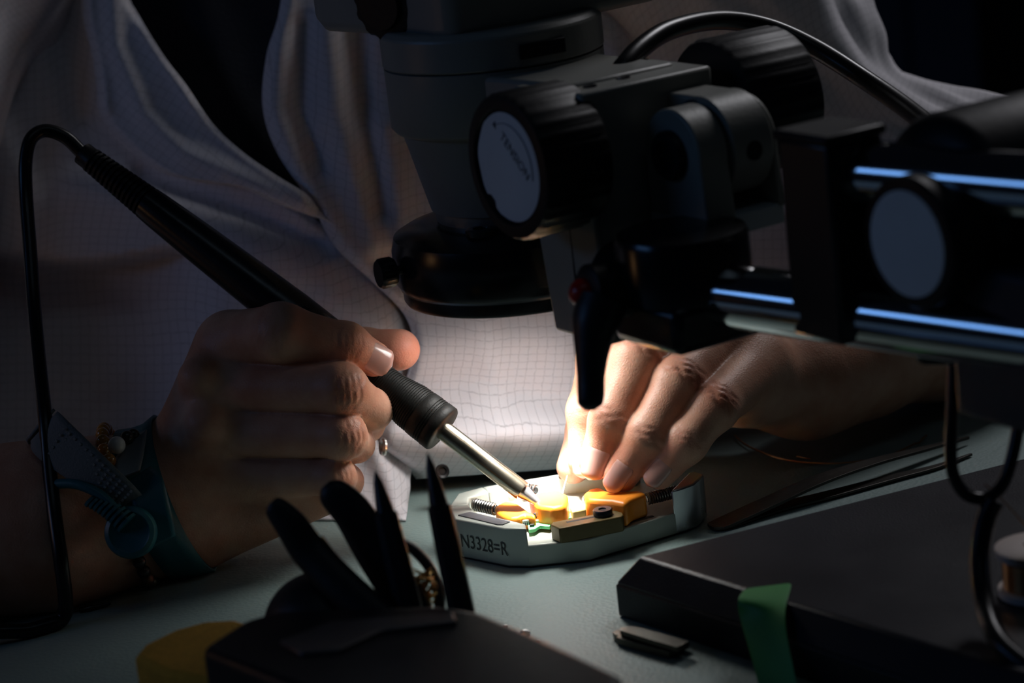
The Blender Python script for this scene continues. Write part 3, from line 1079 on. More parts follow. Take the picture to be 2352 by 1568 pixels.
# the wire held between thumb and index finger
hw = catmull([W(1303, 1092, .9125), W(1296, 1118, .911), W(1289, 1146, .9085), W(1284, 1164, .9055)], 6)
ho = MB().tube(hw, [.00022 + .00022 * math.sin(math.pi * i / (len(hw) - 1)) for i in range(len(hw))], 8).build('thin_wire', mat('silvered_wire', (.85, .84, .80), .25, .9), None)
tag(ho, 'hair-thin pale wire held by the fingertips above the board', 'wire')
LEAD = mat('solder_crumb', (.75, .75, .74), .35, .6)
for i, (x, y, r, lab) in enumerate([(1205, 1458, .0013, 'largest white solder crumb on the mat near the black box'), (1160, 1440, .0007, 'middle-sized solder crumb on the mat left of the largest'),
                                    (1236, 1472, .0005, 'smallest solder crumb on the mat right of the largest')]):
    p = T(x, y, 0)
    mbs = MB()
    mbs.sphere((p[0], p[1], r * .7), r, 10, 7, (1.3, .8, .75))
    mbs.sphere((p[0] + r, p[1], r * .5), r * .6, 8, 6)
    ob = mbs.build('solder_crumb', LEAD, None)
    tag(ob, lab, 'solder crumb', 'solder crumbs on the mat')
p = T(182, 1405, 0)
ob = MB().lathe((p[0], p[1], 0), (.9, .1, .12), [(.0006, 0), (.0016, .0006), (.0017, .004), (.0009, .0055), (.0006, .011), (.0001, .0112)], 14).build('wire_clip', BLACKM, None)
tag(ob, 'small dark metal clip on the mat beside the cord bend', 'clip')
# small dark tool poking out from under the stand base
kt = thing('small_cutter', T(1412, 1470, 0), 'small dark tool tip poking out below the stand base', 'tool')
strip([(1412, 1470, .0003, 1.2), (1430, 1467, .0004, 3.6), (1470, 1476, .0006, 4.6), (1560, 1500, .0006, 4.4)], .0022, 'jaw', mat('dark_tool_steel', (.07, .065, .05), .35, .7), kt)
strip([(1426, 1456, .0030, 1.0), (1446, 1455, .0032, 2.4), (1500, 1470, .0032, 2.8), (1570, 1490, .003, 2.8)], .0016, 'jaw', MATS['dark_tool_steel'], kt)

# ------------------------------------------------------------------ foreground: iron stand with sponge and hand tools
IB = mat('stand_black_enamel', (.009, .010, .013), .40, bump=.2, bscale=700, spec=.35)
fz = .045
fp = [T(x, y, fz) for x, y in [(458, 1486), (560, 1420), (640, 1398), (1010, 1386), (1110, 1402), (1250, 1462), (1432, 1548), (1420, 1640), (1150, 1740), (800, 1625)]]
fcen = sum(fp) / len(fp)
ist = thing('iron_stand', (fcen[0], fcen[1], 0), 'black blurred soldering iron stand in the front foreground', 'iron stand')
MB().prism(fp, 0, fz).build('body', IB, ist, bevel=.003, segs=3)
tp_ = [T(x, y, fz + .0012) for x, y in [(640, 1470), (760, 1424), (1040, 1404), (1050, 1424), (880, 1444), (780, 1490), (690, 1498)]]
MB().prism(tp_, fz - .001, fz + .0012).build('rest_plate_sheen', mat('grey_sheen_steel', (.16, .15, .15), .38, .7), ist, bevel=.0006)  # light reflected by the black top, put into the plate's grey colour
sq = T(455, 1500, .026)
spz = .030
spl_ = [T(x, y, spz) for x, y in [(306, 1505), (330, 1478), (400, 1444), (470, 1424), (540, 1420), (600, 1440), (620, 1500), (480, 1560), (380, 1540)]]
sponge = MB().prism(spl_, .010, spz).build('cleaning_sponge', mat('yellow_sponge', (.80, .42, .05), .95, var=.25, vscale=300, bump=1.0, bscale=900), None, bevel=.002, segs=3)
tag(sponge, 'yellow cleaning sponge at the left of the black iron stand', 'sponge')
tr_ = [T(x, y, .012) for x, y in [(300, 1560), (340, 1515), (540, 1460), (640, 1480), (640, 1600), (420, 1640)]]
MB().prism(tr_, 0, .0099).build('sponge_tray', IB, ist, bevel=.002)
TOOLB = mat('tool_black_grip', (.014, .014, .015), .5)
TOOLS = mat('dark_probe_steel', (.05, .05, .05), .4, .8)


def spike(x0, y0, x1, y1, d, wpx, label):
    a, b = W(x0, y0, d), W(x1, y1, d - .004)
    t = thing('probe_tool', (b[0], b[1], fz), label, 'tool', 'pointed probes standing in the iron stand')
    L = np.linalg.norm(b - a)
    r = wpx / 2 * d / FPX
    MB().lathe(a, b - a, [(.0002, 0), (r * .35, L * .08), (r * .62, L * .24), (r * .70, L * .30)], 24).build('point', TOOLS, t)
    MB().lathe(a, b - a, [(r * .72, L * .298), (r * .9, L * .31), (r, L * .6), (r * 1.05, L * .98), (r, L)], 8).build('shaft', TOOLB, t)
    return t


spike(862, 1082, 940, 1400, .757, 62, 'shorter pointed dark probe left of the tall one in the stand')
spike(982, 1040, 1068, 1440, .752, 62, 'taller pointed dark probe rising in front of the fixture corner')


def handle(rows, d, label, name='plier_handle'):
    R = catmull(rows, 8)
    P = [W(r[0], r[1], d + r[3] * mm) for r in R]
    rad = [r[2] * d / FPX for r in R]
    t = thing(name, P[-1], label, 'pliers')
    MB().tube(P, rad, 20, flat=.55, hint=CF).build('grip', TOOLB, t)
    Q = P[len(P) // 2:]
    MB().tube([np.array(q) + CR * .0062 for q in Q], .0011, 8).build('grip_seam', mat('dull_amber_grip', (.30, .16, .05), .5), t)
    return t


handle([(622, 1154, 14, 0), (632, 1164, 27, 0), (668, 1205, 38, 0), (712, 1268, 42, 0), (790, 1350, 44, -4), (880, 1430, 44, -8)], .757, 'blunt black plier handle leaning furthest left in the stand')
handle([(748, 1112, 14, 0), (764, 1130, 36, 0), (812, 1180, 46, 0), (860, 1262, 48, -2), (918, 1360, 46, -6), (960, 1440, 44, -8)], .768, 'broad black plier handle curving up left of the probes')
ar = catmull([(905, 1240, .778), (950, 1262, .778), (990, 1310, .776), (1008, 1370, .772), (1010, 1440, .768)], 8)
ao = MB().tube([W(*r) for r in ar], .0022, 12, flat=.7).build('cutter_handle', TOOLB, None)
tag(ao, 'thin curved dark cutter handle between the two probes', 'cutter')
# dome-shaped tip cleaner with brass wool
dm = thing('tip_cleaner', W(735, 1420, .765), 'black dome of a tip cleaner behind the stand with brass wool', 'tip cleaner')
dc = W(738, 1412, .768)
R0_ = 138 * .768 / FPX
MB().lathe(dc - ZZ * .004, ZZ, [(R0_ * .98, -.010), (R0_ * 1.0, 0)] + [(R0_ * math.cos(a), R0_ * .95 * math.sin(a)) for a in np.linspace(.1, 1.45, 12)] + [(R0_ * .02, R0_ * .96)], 48).build('shell', TOOLB, dm)
rg = random.Random(3)
wc = W(962, 1352, .765)
pts = []
for k in range(150):
    a = k * .9
    pts.append(wc + np.array([.0060 * math.cos(a) * rg.uniform(.3, 1), .004 * math.sin(a * 1.3), .0055 * math.sin(a * .77) * rg.uniform(.4, 1)]))
bwo = MB().tube(catmull(pts, 3), .00028, 5).build('brass_wool', mat('brass_curl', (.72, .42, .12), .28, 1.0), dm, kind='stuff')

# ------------------------------------------------------------------ the person
XC, TZ = W(1000, 700, 1.15), -.02
person = thing('person', (0.0, .22, -.30), 'person in a white checked work coat leaning over the bench, soldering with both hands', 'person')


def pr(rpx, d):
    return rpx * d / FPX


def J(x, y, d, r):
    return (W(x, y, d), pr(r, d))


def JT(x, y, r):
    """joint of a limb that lies on the mat"""
    p = T(x, y, 0)
    for _ in range(6):
        d = PR(p)[2]
        p = T(x, y, pr(r, d) * .97)
    return (p, pr(r, PR(p)[2]))


B_ = .905
right = dict(
    index=[J(532, 784, B_ + .002, 69), J(645, 764, B_ - .016, 66), J(795, 793, B_ - .0125, 50), J(858, 824, B_ - .008, 41)],
    middle=[J(480, 890, B_, 64), J(785, 893, B_ - .020, 57), J(856, 940, B_ - .004, 43), J(846, 978, B_ + .012, 38)],
    ring=[J(470, 990, B_, 62), J(788, 1000, B_ - .018, 51), J(818, 1020, B_ - .004, 38), J(800, 1030, B_ + .014, 36)],
    pinky=[J(480, 1090, B_ + .002, 58), J(770, 1094, B_ - .012, 43), J(796, 1104, B_, 34), J(778, 1108, B_ + .014, 32)],
    thumb=[J(560, 950, B_ + .040, 72), J(700, 868, B_ + .036, 60), J(835, 806, B_ + .029, 50), J(917, 803, B_ + .022, 48)],
)
wr = J(410, 1140, B_ + .008, 105)
right_palm = [[wr, J(525, 802, B_ + .004, 70)], [wr, J(500, 890, B_ + .002, 74)], [wr, J(490, 985, B_ + .002, 76)], [wr, J(500, 1085, B_ + .004, 70)],
              [J(470, 1200, B_ + .008, 96), J(765, 1120, B_ + .006, 50)], [J(430, 1150, B_ + .02, 105), J(640, 960, B_ + .032, 85)],
              [J(525, 810, B_ + .004, 66), J(640, 900, B_ + .034, 70)]]
fore_r = [wr, J(372, 1160, B_ + .006, 122), JT(250, 1180, 160), JT(90, 1212, 178), JT(-180, 1230, 200), JT(-420, 1230, 220)]
left = dict(
    index=[J(1480, 720, .940, 64), J(1384, 825, .916, 56), J(1352, 945, .912, 48), J(1344, 1058, .912, 40)],
    middle=[J(1580, 735, .935, 76), J(1468, 822, .905, 64), J(1407, 965, .898, 52), J(1371, 1060, .899, 42)],
    ring=[J(1670, 765, .930, 78), J(1560, 878, .898, 59), J(1489, 1000, .892, 50), J(1426, 1092, .894, 40)],
    pinky=[J(1740, 835, .925, 78), J(1640, 933, .895, 55), J(1575, 1014, .890, 48), J(1515, 1086, .891, 38)],
    thumb=[J(1620, 900, .965, 75), J(1450, 900, .945, 58), J(1352, 985, .928, 48), J(1317, 1072, .921, 39)],
)
wl = J(1850, 862, .955, 112)
left_palm = [[wl, J(1485, 725, .945, 68)], [wl, J(1580, 750, .94, 72)], [wl, J(1668, 785, .935, 74)], [wl, J(1735, 852, .93, 70)],
             [J(1835, 885, .95, 100), J(1705, 900, .925, 80)], [J(1740, 835, .93, 70), J(1610, 800, .925, 70)], [J(1700, 860, .925, 66), J(1580, 800, .92, 62)], [wl, J(1640, 890, .965, 90)]]
fore_l = [wl, J(1960, 815, .97, 135), J(2150, 725, 1.0, 178), J(2420, 610, 1.05, 202), J(2200, 505, 1.056, 172), J(1990, 415, 1.06, 160)]


def wr_set(fing, specs):
    """creases across the finger: (bone index, position list in mm around the joint, joint index)"""
    out = []
    for name, ji, offs, amp, view in specs:
        J0, J1 = fing[name][ji - 1][0], fing[name][ji][0]
        J2 = fing[name][min(ji + 1, len(fing[name]) - 1)][0]
        a = norm(norm(J1 - J0) + norm(J2 - J1 + 1e-9))
        n = norm(CAM - J1 + np.array(view))
        n = norm(n - a * np.dot(a, n))
        for o_ in offs:
            out.append((J1 + a * o_ * mm, a, n, np.cross(a, n), amp * mm, fing[name][ji][1]))
    return out


wrk_r = wr_set(right, [('middle', 1, (-3.6, -1.4, .8, 2.8, 5.0), .55, (0, 0, 0)), ('ring', 1, (-2.6, -.4, 1.8, 3.8), .55, (0, 0, 0)), ('pinky', 1, (-2, .2, 2.2), .45, (0, 0, 0)),
                       ('index', 2, (-5, -2.8, -.8, 1.2, 3.0), .45, (0, 0, 0)), ('index', 1, (-6, -3, 3), .25, (0, 0, 0))])
wrk_l = wr_set(left, [('middle', 1, (-3.5, -1.2, 1.2, 3.2), .55, (0, 0, .1)), ('ring', 1, (-3.2, -1.0, 1.2, 3.0), .60, (0, 0, .1)), ('pinky', 1, (-2.8, -.8, 1.2, 3), .60, (0, 0, .1)),
                      ('middle', 2, (-1.6, .4, 2.2), .38, (0, 0, 0)), ('ring', 2, (-1.4, .6, 2.2), .38, (0, 0, 0)), ('pinky', 2, (-1.2, .6), .36, (0, 0, 0)),
                      ('index', 1, (-2, 0, 2), .45, (0, 0, 0)), ('index', 2, (-1, 1), .3, (0, 0, 0))])


def hand_sdf(fing, palm, fore, wrk, knk):
    def f(p):
        dp = None
        for ch in palm:
            e = chain_sdf(p, [c[0] for c in ch], [c[1] for c in ch], .006)
            dp = e if dp is None else smin(dp, e, .007)
        e = chain_sdf(p, [c[0] for c in fore], [c[1] for c in fore], .012)
        dp = smin(dp, e, .012)
        for c, r in knk:
            q = p - c
            dp = smin(dp, np.sqrt((q * q).sum(1)) - r, .006)
        tot = dp
        first = True
        for name, ch in fing.items():
            pts = [c[0] for c in ch]
            rad = [c[1] for c in ch]
            e = chain_sdf(p, pts, rad, .0035)
            for i in (1, 2):      # slight joint swelling
                q = p - pts[i]
                e = smin(e, np.sqrt((q * q).sum(1)) - rad[i] * .99, .002)
            e2 = smin(dp, e, .006)
            tot = e2 if first else smin(tot, e2, .0011)
            first = False
        for c, a, n, b, amp, r in wrk:
            q = p - c
            near = (q * q).sum(1) < (2.2 * r) ** 2
            if near.any():
                qq = q[near]
                lat = qq @ b
                s_ = qq @ a + .0006 * np.sin(lat * 900 + c[0] * 4000) + lat * lat * 14 * (1 if (int(c[2] * 1e5) % 2) else -1)
                hgt = qq @ n
                g = .85 * amp * np.exp(-(s_ / .00070) ** 2) * np.exp(-(lat / (r * .75)) ** 4) * (hgt > -r * .2)
                tot[near] += g
        return tot
    return f


f_r = hand_sdf(right, right_palm, fore_r, wrk_r, [(W(455, 868, B_ - .010), pr(42, B_)), (W(470, 975, B_ - .012), pr(44, B_))])
f_l = hand_sdf(left, left_palm, fore_l, wrk_l, [(W(1600, 735, .925), pr(40, .92)), (W(1690, 775, .921), pr(38, .92))])


def crease_attr(V, wrk, fing):
    c_ = np.zeros(len(V))
    for c, a, n, b, amp, r in wrk:
        q = V - c
        s_ = q @ a
        c_ += .30 * np.exp(-(s_ / .0016) ** 2) * np.exp(-((q @ b) / (r * .9)) ** 4) * ((q @ n) > 0) * (amp / .00055)
    return np.clip(c_, 0, .8)


def box_of(groups, pad):
    P = np.array([c[0] for g in groups for c in g])
    R = max(c[1] for g in groups for c in g)
    return P.min(0) - pad, P.max(0) + pad


lo, hi = box_of(list(right.values()) + right_palm + [fore_r[:5]], .036)
lo[0] = W(-560, 1200, .9)[0]
lo[2] = -.001
V1, F1 = surface_nets(f_r, lo, hi, .00068)
lo, hi = box_of(list(left.values()) + left_palm + [fore_l], .042)
hi[0] = W(2700, 700, 1.05)[0]
lo[2] = -.001
V2, F2 = surface_nets(f_l, lo, hi, .00068)
# torso and upper arms (inside the clothes)
tors = [[(W(900, 1250, 1.19), .105), (W(900, 600, 1.20), .115), (W(880, -300, 1.21), .12)], [(W(1250, 1250, 1.19), .10), (W(1250, 500, 1.20), .11), (W(1300, -200, 1.21), .10)],
        [(W(600, 1250, 1.19), .10), (W(560, 500, 1.20), .11), (W(450, -300, 1.21), .10)],
        [(W(1400, -250, 1.18), .055), (W(1690, 90, 1.09), .040), (W(1885, 375, 1.062), .029), (W(2060, 450, 1.058), .027)],
        [(W(300, -300, 1.18), .06), (W(-250, 200, 1.10), .05), (W(-620, 900, 1.0), .042), (fore_r[5][0], fore_r[5][1] * .97)], [(fore_r[5][0], fore_r[5][1] * .97), (fore_r[4][0], fore_r[4][1] * .96)]]


def f_t(p):
    d = None
    for ch in tors:
        e = chain_sdf(p, [c[0] for c in ch], [c[1] for c in ch], .012)
        d = e if d is None else smin(d, e, .012)
    return d


lo, hi = box_of(tors, .14)
V3, F3 = surface_nets(f_t, lo, hi, .006, coarse=3)
V = np.concatenate([V1, V2, V3])
F = np.concatenate([F1, F2 + len(V1), F3 + len(V1) + len(V2)])
cre = np.concatenate([crease_attr(V1, wrk_r, right), crease_attr(V2, wrk_l, left), np.zeros(len(V3))])
me = bpy.data.meshes.new('body')
org = ORG[person.name]
me.vertices.add(len(V))
me.vertices.foreach_set('co', (V - org).astype(np.float32).ravel())
me.loops.add(len(F) * 4)
me.loops.foreach_set('vertex_index', F.astype(np.int32).ravel())
me.polygons.add(len(F))
me.polygons.foreach_set('loop_start', np.arange(0, len(F) * 4, 4, dtype=np.int32))
me.polygons.foreach_set('use_smooth', np.ones(len(F), dtype=bool))
me.update(calc_edges=True)
at = me.attributes.new('crease', 'FLOAT', 'POINT')
at.data.foreach_set('value', cre.astype(np.float32))
flu = np.zeros(len(V))
for fg_, nm_, wt_ in [(right, 'thumb', .75), (right, 'index', .35), (left, 'thumb', .5), (left, 'index', .5), (left, 'middle', .4), (left, 'ring', .4), (left, 'pinky', .4)]:
    tc_ = fg_[nm_][3][0]
    flu = np.maximum(flu, wt_ * np.exp(-(np.linalg.norm(V - tc_, axis=1) / .0115) ** 4))
at2 = me.attributes.new('flush', 'FLOAT', 'POINT')
at2.data.foreach_set('value', flu.astype(np.float32))
me.materials.append(SKIN)
body = bpy.data.objects.new('body', me)
COL.objects.link(body)
body.parent = person
ORG[body.name] = org
print('body verts', len(V1), len(V2), len(V3))

NAIL = mat('fingernail', (.64, .36, .31), .18, var=.05, bump=.03, spec=.5, sss=.15, coat=.4)


def nail(fing, name, view, wdeg, length, shift=0.0, lift=1.02, rs=1.0):
    ch = fing[name]
    a = norm(ch[3][0] - ch[2][0])
    n = norm(CAM - ch[3][0]) + np.array(view)
    n = norm(n - a * np.dot(n, a))
    b = np.cross(a, n)
    c = ch[3][0] + a * shift * mm
    r = ch[3][1] * lift
    v, f = [], []
    nu, nv_ = 17, 15
    for j in range(nv_):
        t = j / (nv_ - 1)
        wf = (1 - abs(2 * t - 1) ** 2.5) ** .5
        wf = max(wf, .03)
        for i in range(nu):
            s_ = (2 * i / (nu - 1) - 1) * wf
            th_ = s_ * math.radians(wdeg)
            edge = max(abs(s_), abs(2 * t - 1))
            rr2 = r * (1.0 - .10 * max(0, t - .55) ** 1.2) * rs - .0010 * max(0, edge - .8) / .2
            v.append(c + a * (t - .55) * length * mm + rr2 * (math.sin(th_) * b + math.cos(th_) * n))
    for j in range(nv_ - 1):
        for i in range(nu - 1):
            f.append((j * nu + i, j * nu + i + 1, (j + 1) * nu + i + 1, (j + 1) * nu + i))
    return MB().add(v, f).build('fingernail', NAIL, person, solid=-.0004, angle=80)


nail(right, 'index', CR * .16 + CU * .06, 60, 11.0, .2)
nail(left, 'middle', -CR * .10 + CU * .0, 46, 12.5, .6)
nail(left, 'ring', -CR * .22 - CU * .05, 42, 12.5, .6)
nail(left, 'pinky', -CR * .20 - CU * .05, 40, 11.0, .6)
nail(left, 'index', -CR * .05, 44, 12.0, .5)

# ---- clothes
def fold_depth(x, y, ridges):
    d = np.zeros_like(x)
    for pts, w, A in ridges:
        d -= A * mm * np.exp(-(dist_polyline(x, y, pts) / w) ** 2)
    return d


def DT(x, y, z):
    vz = CF[2] + (x - 1176) / FPX * CR[2] - (y - 784) / FPX * CU[2]
    return (z - CAM[2]) / vz


def D0(x, y):
    def ss(t):
        t = np.clip(t, 0, 1)
        return t * t * (3 - 2 * t)
    hang = .030 * ss((y - 572 - 20 * np.sin(x / 110.0)) / 34) * ss((520 - x) / 220) * ss((1150 - y) / 260)
    return .957 + (1100 - y) * 7.0e-5 + ((x - 1000) / 1000) ** 2 * .05 + hang


def cloth(name, rows, nu, nv_, off, ridges, uvang=0.0, uvs=21.0, edge_l=0.0, edge_r=0.0, curl=22.0, material=COAT, noise_amp=.0012, thick=.0008, seed=0, zmin=.0012):
    Lc = catmull([r[0] for r in rows], 24)
    Rc = catmull([r[1] for r in rows], 24)
    ts = np.linspace(0, len(Lc) - 1, nv_)
    Lx = np.stack([np.interp(ts, np.arange(len(Lc)), Lc[:, k]) for k in (0, 1)], 1)
    Rx = np.stack([np.interp(ts, np.arange(len(Rc)), Rc[:, k]) for k in (0, 1)], 1)
    s_ = np.linspace(0, 1, nu)
    X = Lx[:, None, 0] * (1 - s_) + Rx[:, None, 0] * s_
    Y = Lx[:, None, 1] * (1 - s_) + Rx[:, None, 1] * s_
    wd = np.hypot(Rx[:, 0] - Lx[:, 0], Rx[:, 1] - Lx[:, 1])[:, None]
    D = D0(X, Y) + off + fold_depth(X, Y, ridges)
    nz = np.array([[noise.noise((X[j, i] / 160.0 + seed, Y[j, i] / 230.0, .3 + seed)) + .4 * noise.noise((X[j, i] / 60.0, Y[j, i] / 75.0, 2.3 + seed)) for i in range(nu)] for j in range(nv_)])
    D = D + nz * noise_amp
    if edge_l:
        D = D + edge_l * np.exp(-(s_ * wd / curl) ** 2)
    if edge_r:
        D = D + edge_r * np.exp(-((1 - s_) * wd / curl) ** 2)
    D = np.minimum(D, DT(X, Y, zmin))
    P = CAM + D[..., None] * (CF + ((X - 1176) / FPX)[..., None] * CR - ((Y - 784) / FPX)[..., None] * CU)
    mb = MB()
    mb.v = [tuple(p) for p in P.reshape(-1, 3)]
    mb.f = [(j * nu + i, (j + 1) * nu + i, (j + 1) * nu + i + 1, j * nu + i + 1) for j in range(nv_ - 1) for i in range(nu - 1)]
    ca, sa = math.cos(uvang), math.sin(uvang)
    dd = (D - D0(X, Y)) * 6500
    U_ = (X * ca + Y * sa + dd * .3) / uvs
    V_ = (-X * sa + Y * ca + dd * .6) / uvs
    mb.uv = np.stack([U_.ravel(), V_.ravel()], 1)
    return mb.build(name, material, person, solid=thick, angle=80)


SHIRT = mat('navy_knit_shirt', (.008, .011, .020), .9, bump=.4, bscale=800)
cloth('shirt', [((60, -300), (900, -300)), ((120, 0), (880, 0)), ((250, 250), (860, 250)), ((420, 420), (860, 420)), ((600, 620), (900, 620))], 40, 50, .016,
      [([(420, -100), (520, 200), (640, 400)], 60, 4)], material=SHIRT, thick=.001)
P1 = [((-560, -300), (210, -300)), ((-560, 0), (262, 0)), ((-560, 200), (365, 200)), ((-560, 320), (470, 325)), ((-560, 420), (640, 440)), ((-560, 520), (780, 545)), ((-560, 640), (940, 690)),
      ((-560, 800), (985, 830)), ((-560, 960), (975, 980)), ((-560, 1080), (945, 1085)), ((-560, 1130), (942, 1125)), ((-560, 1180), (932, 1192))]
cloth('coat_front_panel', P1, 150, 150, 0,
      [([(-80, 200), (0, 330), (60, 470), (60, 560)], 60, 9), ([(180, 430), (330, 470), (520, 540), (720, 640), (860, 760)], 55, 8), ([(120, -50), (150, 120), (190, 260)], 45, -10),
       ([(330, 400), (560, 480), (740, 560)], 26, -6), ([(0, 620), (200, 640), (420, 700)], 70, -6), ([(560, 640), (700, 760), (800, 900), (850, 1000)], 50, 5),
       ([(940, 700), (955, 800), (930, 930)], 30, -5), ([(870, 1040), (900, 1120), (915, 1180)], 28, 5), ([(900, 1040), (945, 1080)], 24, -4)], seed=1, edge_r=.003)
P2 = [((668, -300), (1900, -300)), ((645, 0), (1900, 0)), ((612, 125), (1900, 120)), ((603, 245), (1900, 240)), ((636, 350), (1900, 350)), ((716, 470), (1900, 470)), ((768, 565), (1880, 570)), ((852, 645), (1830, 650)),
      ((922, 714), (1750, 720)), ((947, 780), (1660, 790)), ((935, 860), (1610, 860)), ((902, 930), (1580, 925)), ((874, 1000), (1560, 985)), ((884, 1030), (1550, 1010)), ((930, 1066), (1550, 1030)), ((955, 1100), (1550, 1058))]
cloth('coat_front_panel', P2, 170, 170, -.0075,
      [([(668, -50), (640, 120), (632, 250), (690, 400), (800, 560), (900, 680)], 26, 3.5), ([(750, 60), (770, 250), (820, 420), (860, 560)], 34, 5), ([(700, 60), (690, 250), (740, 380)], 22, -4),
       ([(820, 60), (835, 260), (880, 480)], 30, -5), ([(880, 300), (905, 480), (960, 640)], 36, 5), ([(960, 800), (1080, 770), (1290, 790)], 55, 3.5), ([(940, 900), (1100, 880), (1300, 920)], 40, -3.5),
       ([(890, 985), (1000, 1005), (1150, 1000), (1300, 985)], 42, 7), ([(1100, 700), (1130, 850), (1150, 980)], 45, 2.5), ([(880, 1104), (1100, 1112), (1550, 1085)], 42, -20), ([(1400, 60), (1440, 200)], 30, 6), ([(1560, 20), (1590, 160)], 30, 6)],
      seed=5, edge_l=.004, curl=14)
LP = [((150, -300), (215, -300)), ((182, -40), (285, -40)), ((190, 40), (322, 40)), ((212, 130), (378, 130)), ((222, 200), (428, 195)), ((232, 272), (490, 285)), ((300, 345), (560, 350)), ((388, 402), (640, 405)), ((540, 428), (700, 442)), ((640, 470), (735, 478)), ((742, 505), (790, 520))]
cloth('coat_lapel', LP, 60, 120, -.0115,
      [([(330, 60), (440, 230), (560, 345), (700, 445)], 18, 2.5), ([(250, -60), (262, 100), (330, 260), (420, 350), (560, 410), (700, 470)], 26, 3.5), ([(200, -60), (205, 60), (232, 180), (240, 250)], 16, 3)],
      seed=9, uvang=.55, edge_l=.007, edge_r=.003, curl=14)


def sleeve(name, rows, seg, per, seed, amp):
    R = catmull(rows, per)
    P = np.array([W(r[0], r[1], r[2]) for r in R])
    tan = np.gradient(P, axis=0)
    x, y, _ = frame_from(tan[0])
    mb = MB()
    uvs = []
    n = len(R)
    run = 0
    for i in range(n):
        a = norm(tan[i])
        x = norm(x - a * np.dot(x, a))
        y = np.cross(a, x)
        if i:
            run += np.linalg.norm(P[i] - P[i - 1])
        for k in range(seg + 1):
            t = 2 * math.pi * k / seg
            q = (math.cos(t) * 2.2 + seed, math.sin(t) * 2.2, run * 9)
            q2 = (math.cos(t) * 4.5, math.sin(t) * 4.5 + seed, run * 26)
            fo = abs(noise.noise(q)) * 1.6 - .4 + .45 * noise.noise(q2)
            # gathered folds towards the elbow
            rr = R[i][3] * (1 + amp * fo)
            mb.v.append(tuple(P[i] + rr * (math.cos(t) * x + math.sin(t) * y)))
            uvs.append((t * R[i][3] / .0033, run / .0033))
    m_ = seg + 1
    mb.f = [(i * m_ + k, i * m_ + k + 1, (i + 1) * m_ + k + 1, (i + 1) * m_ + k) for i in range(n - 1) for k in range(seg)]
    mb.uv = uvs
    return mb.build(name, COAT, person, solid=.0008, angle=80)


sleeve('coat_sleeve', [(1420, -330, 1.10, .075), (1540, -140, 1.075, .066), (1680, 60, 1.062, .058), (1800, 225, 1.052, .049), (1925, 335, 1.048, .042), (2110, 412, 1.045, .038), (2280, 470, 1.045, .037), (2420, 540, 1.045, .040)], 96, 14, 2.0, .19)
sleeve('coat_sleeve', [(150, -400, 1.13, .075), (-180, 0, 1.09, .066), (-380, 400, 1.05, .060), (-520, 800, 1.01, .056), (-430, 1080, .98, .05)], 96, 14, 7.0, .10)
# metal snap rings on the coat
for (x, y, d, r) in [(878, 1026, .936, .0032), (1016, 1082, .940, .0026)]:
    c = W(x, y, d)
    nrm_ = norm(CAM - c + CR * (-2.6 if x < 900 else .2))
    MB().lathe(c - nrm_ * .001, nrm_, [(r * 1.0, 0), (r * 1.05, .0008), (r * .9, .0015), (r * .6, .0012), (r * .5, .0006), (r * .01, .0006)], 28).build('snap_button', STEEL if x < 900 else BLACK, person)


# ------------------------------------------------------------------ wrist strap and bracelet on the right wrist
TEAL = mat('teal_plastic', (.010, .115, .140), .45, bump=.1)
TEALW = mat('grey_teal_webbing', (.17, .19, .19), .8, bump=.4, bscale=1500)


def around(center, axis, f, width, lift, name, material, parent, nseg=72, rows=4, thick=.0012, rmax=.05):
    """band that follows the body's surface around a limb"""
    x, y, a = frame_from(axis)
    v = []
    rr = np.linspace(.004, rmax, 160)
    for j in range(rows):
        c = center + a * width * (j / (rows - 1) - .5)
        for k in range(nseg):
            t = 2 * math.pi * k / nseg
            dr_ = math.cos(t) * x + math.sin(t) * y
            vals = f(c + rr[:, None] * dr_)
            i_ = np.argmax(vals > 0)
            v.append(c + dr_ * (rr[i_] + lift))
    v = np.array(v).reshape(rows, nseg, 3)
    for _ in range(6):
        v = (np.roll(v, 1, 1) + 2 * v + np.roll(v, -1, 1)) / 4
    v = v.reshape(-1, 3)
    v[:, 2] = np.maximum(v[:, 2], .0006)
    ff = [(j * nseg + k, j * nseg + (k + 1) % nseg, (j + 1) * nseg + (k + 1) % nseg, (j + 1) * nseg + k) for j in range(rows - 1) for k in range(nseg)]
    return MB().add(v, ff).build(name, material, parent, solid=-thick, angle=70)


def ribbon(rows, material, name, parent, thick=.0011, nu=7, per=6):
    """flat strap from rows of (left x, y, d, right x, y, d) frame points"""
    R = catmull(rows, per)
    v, f = [], []
    for r in R:
        A, B = W(*r[:3]), W(*r[3:])
        for k in range(nu):
            v.append(A + (B - A) * k / (nu - 1))
    for i in range(len(R) - 1):
        for k in range(nu - 1):
            f.append((i * nu + k, i * nu + k + 1, (i + 1) * nu + k + 1, (i + 1) * nu + k))
    return MB().add(v, f).build(name, material, parent, solid=thick, angle=70)


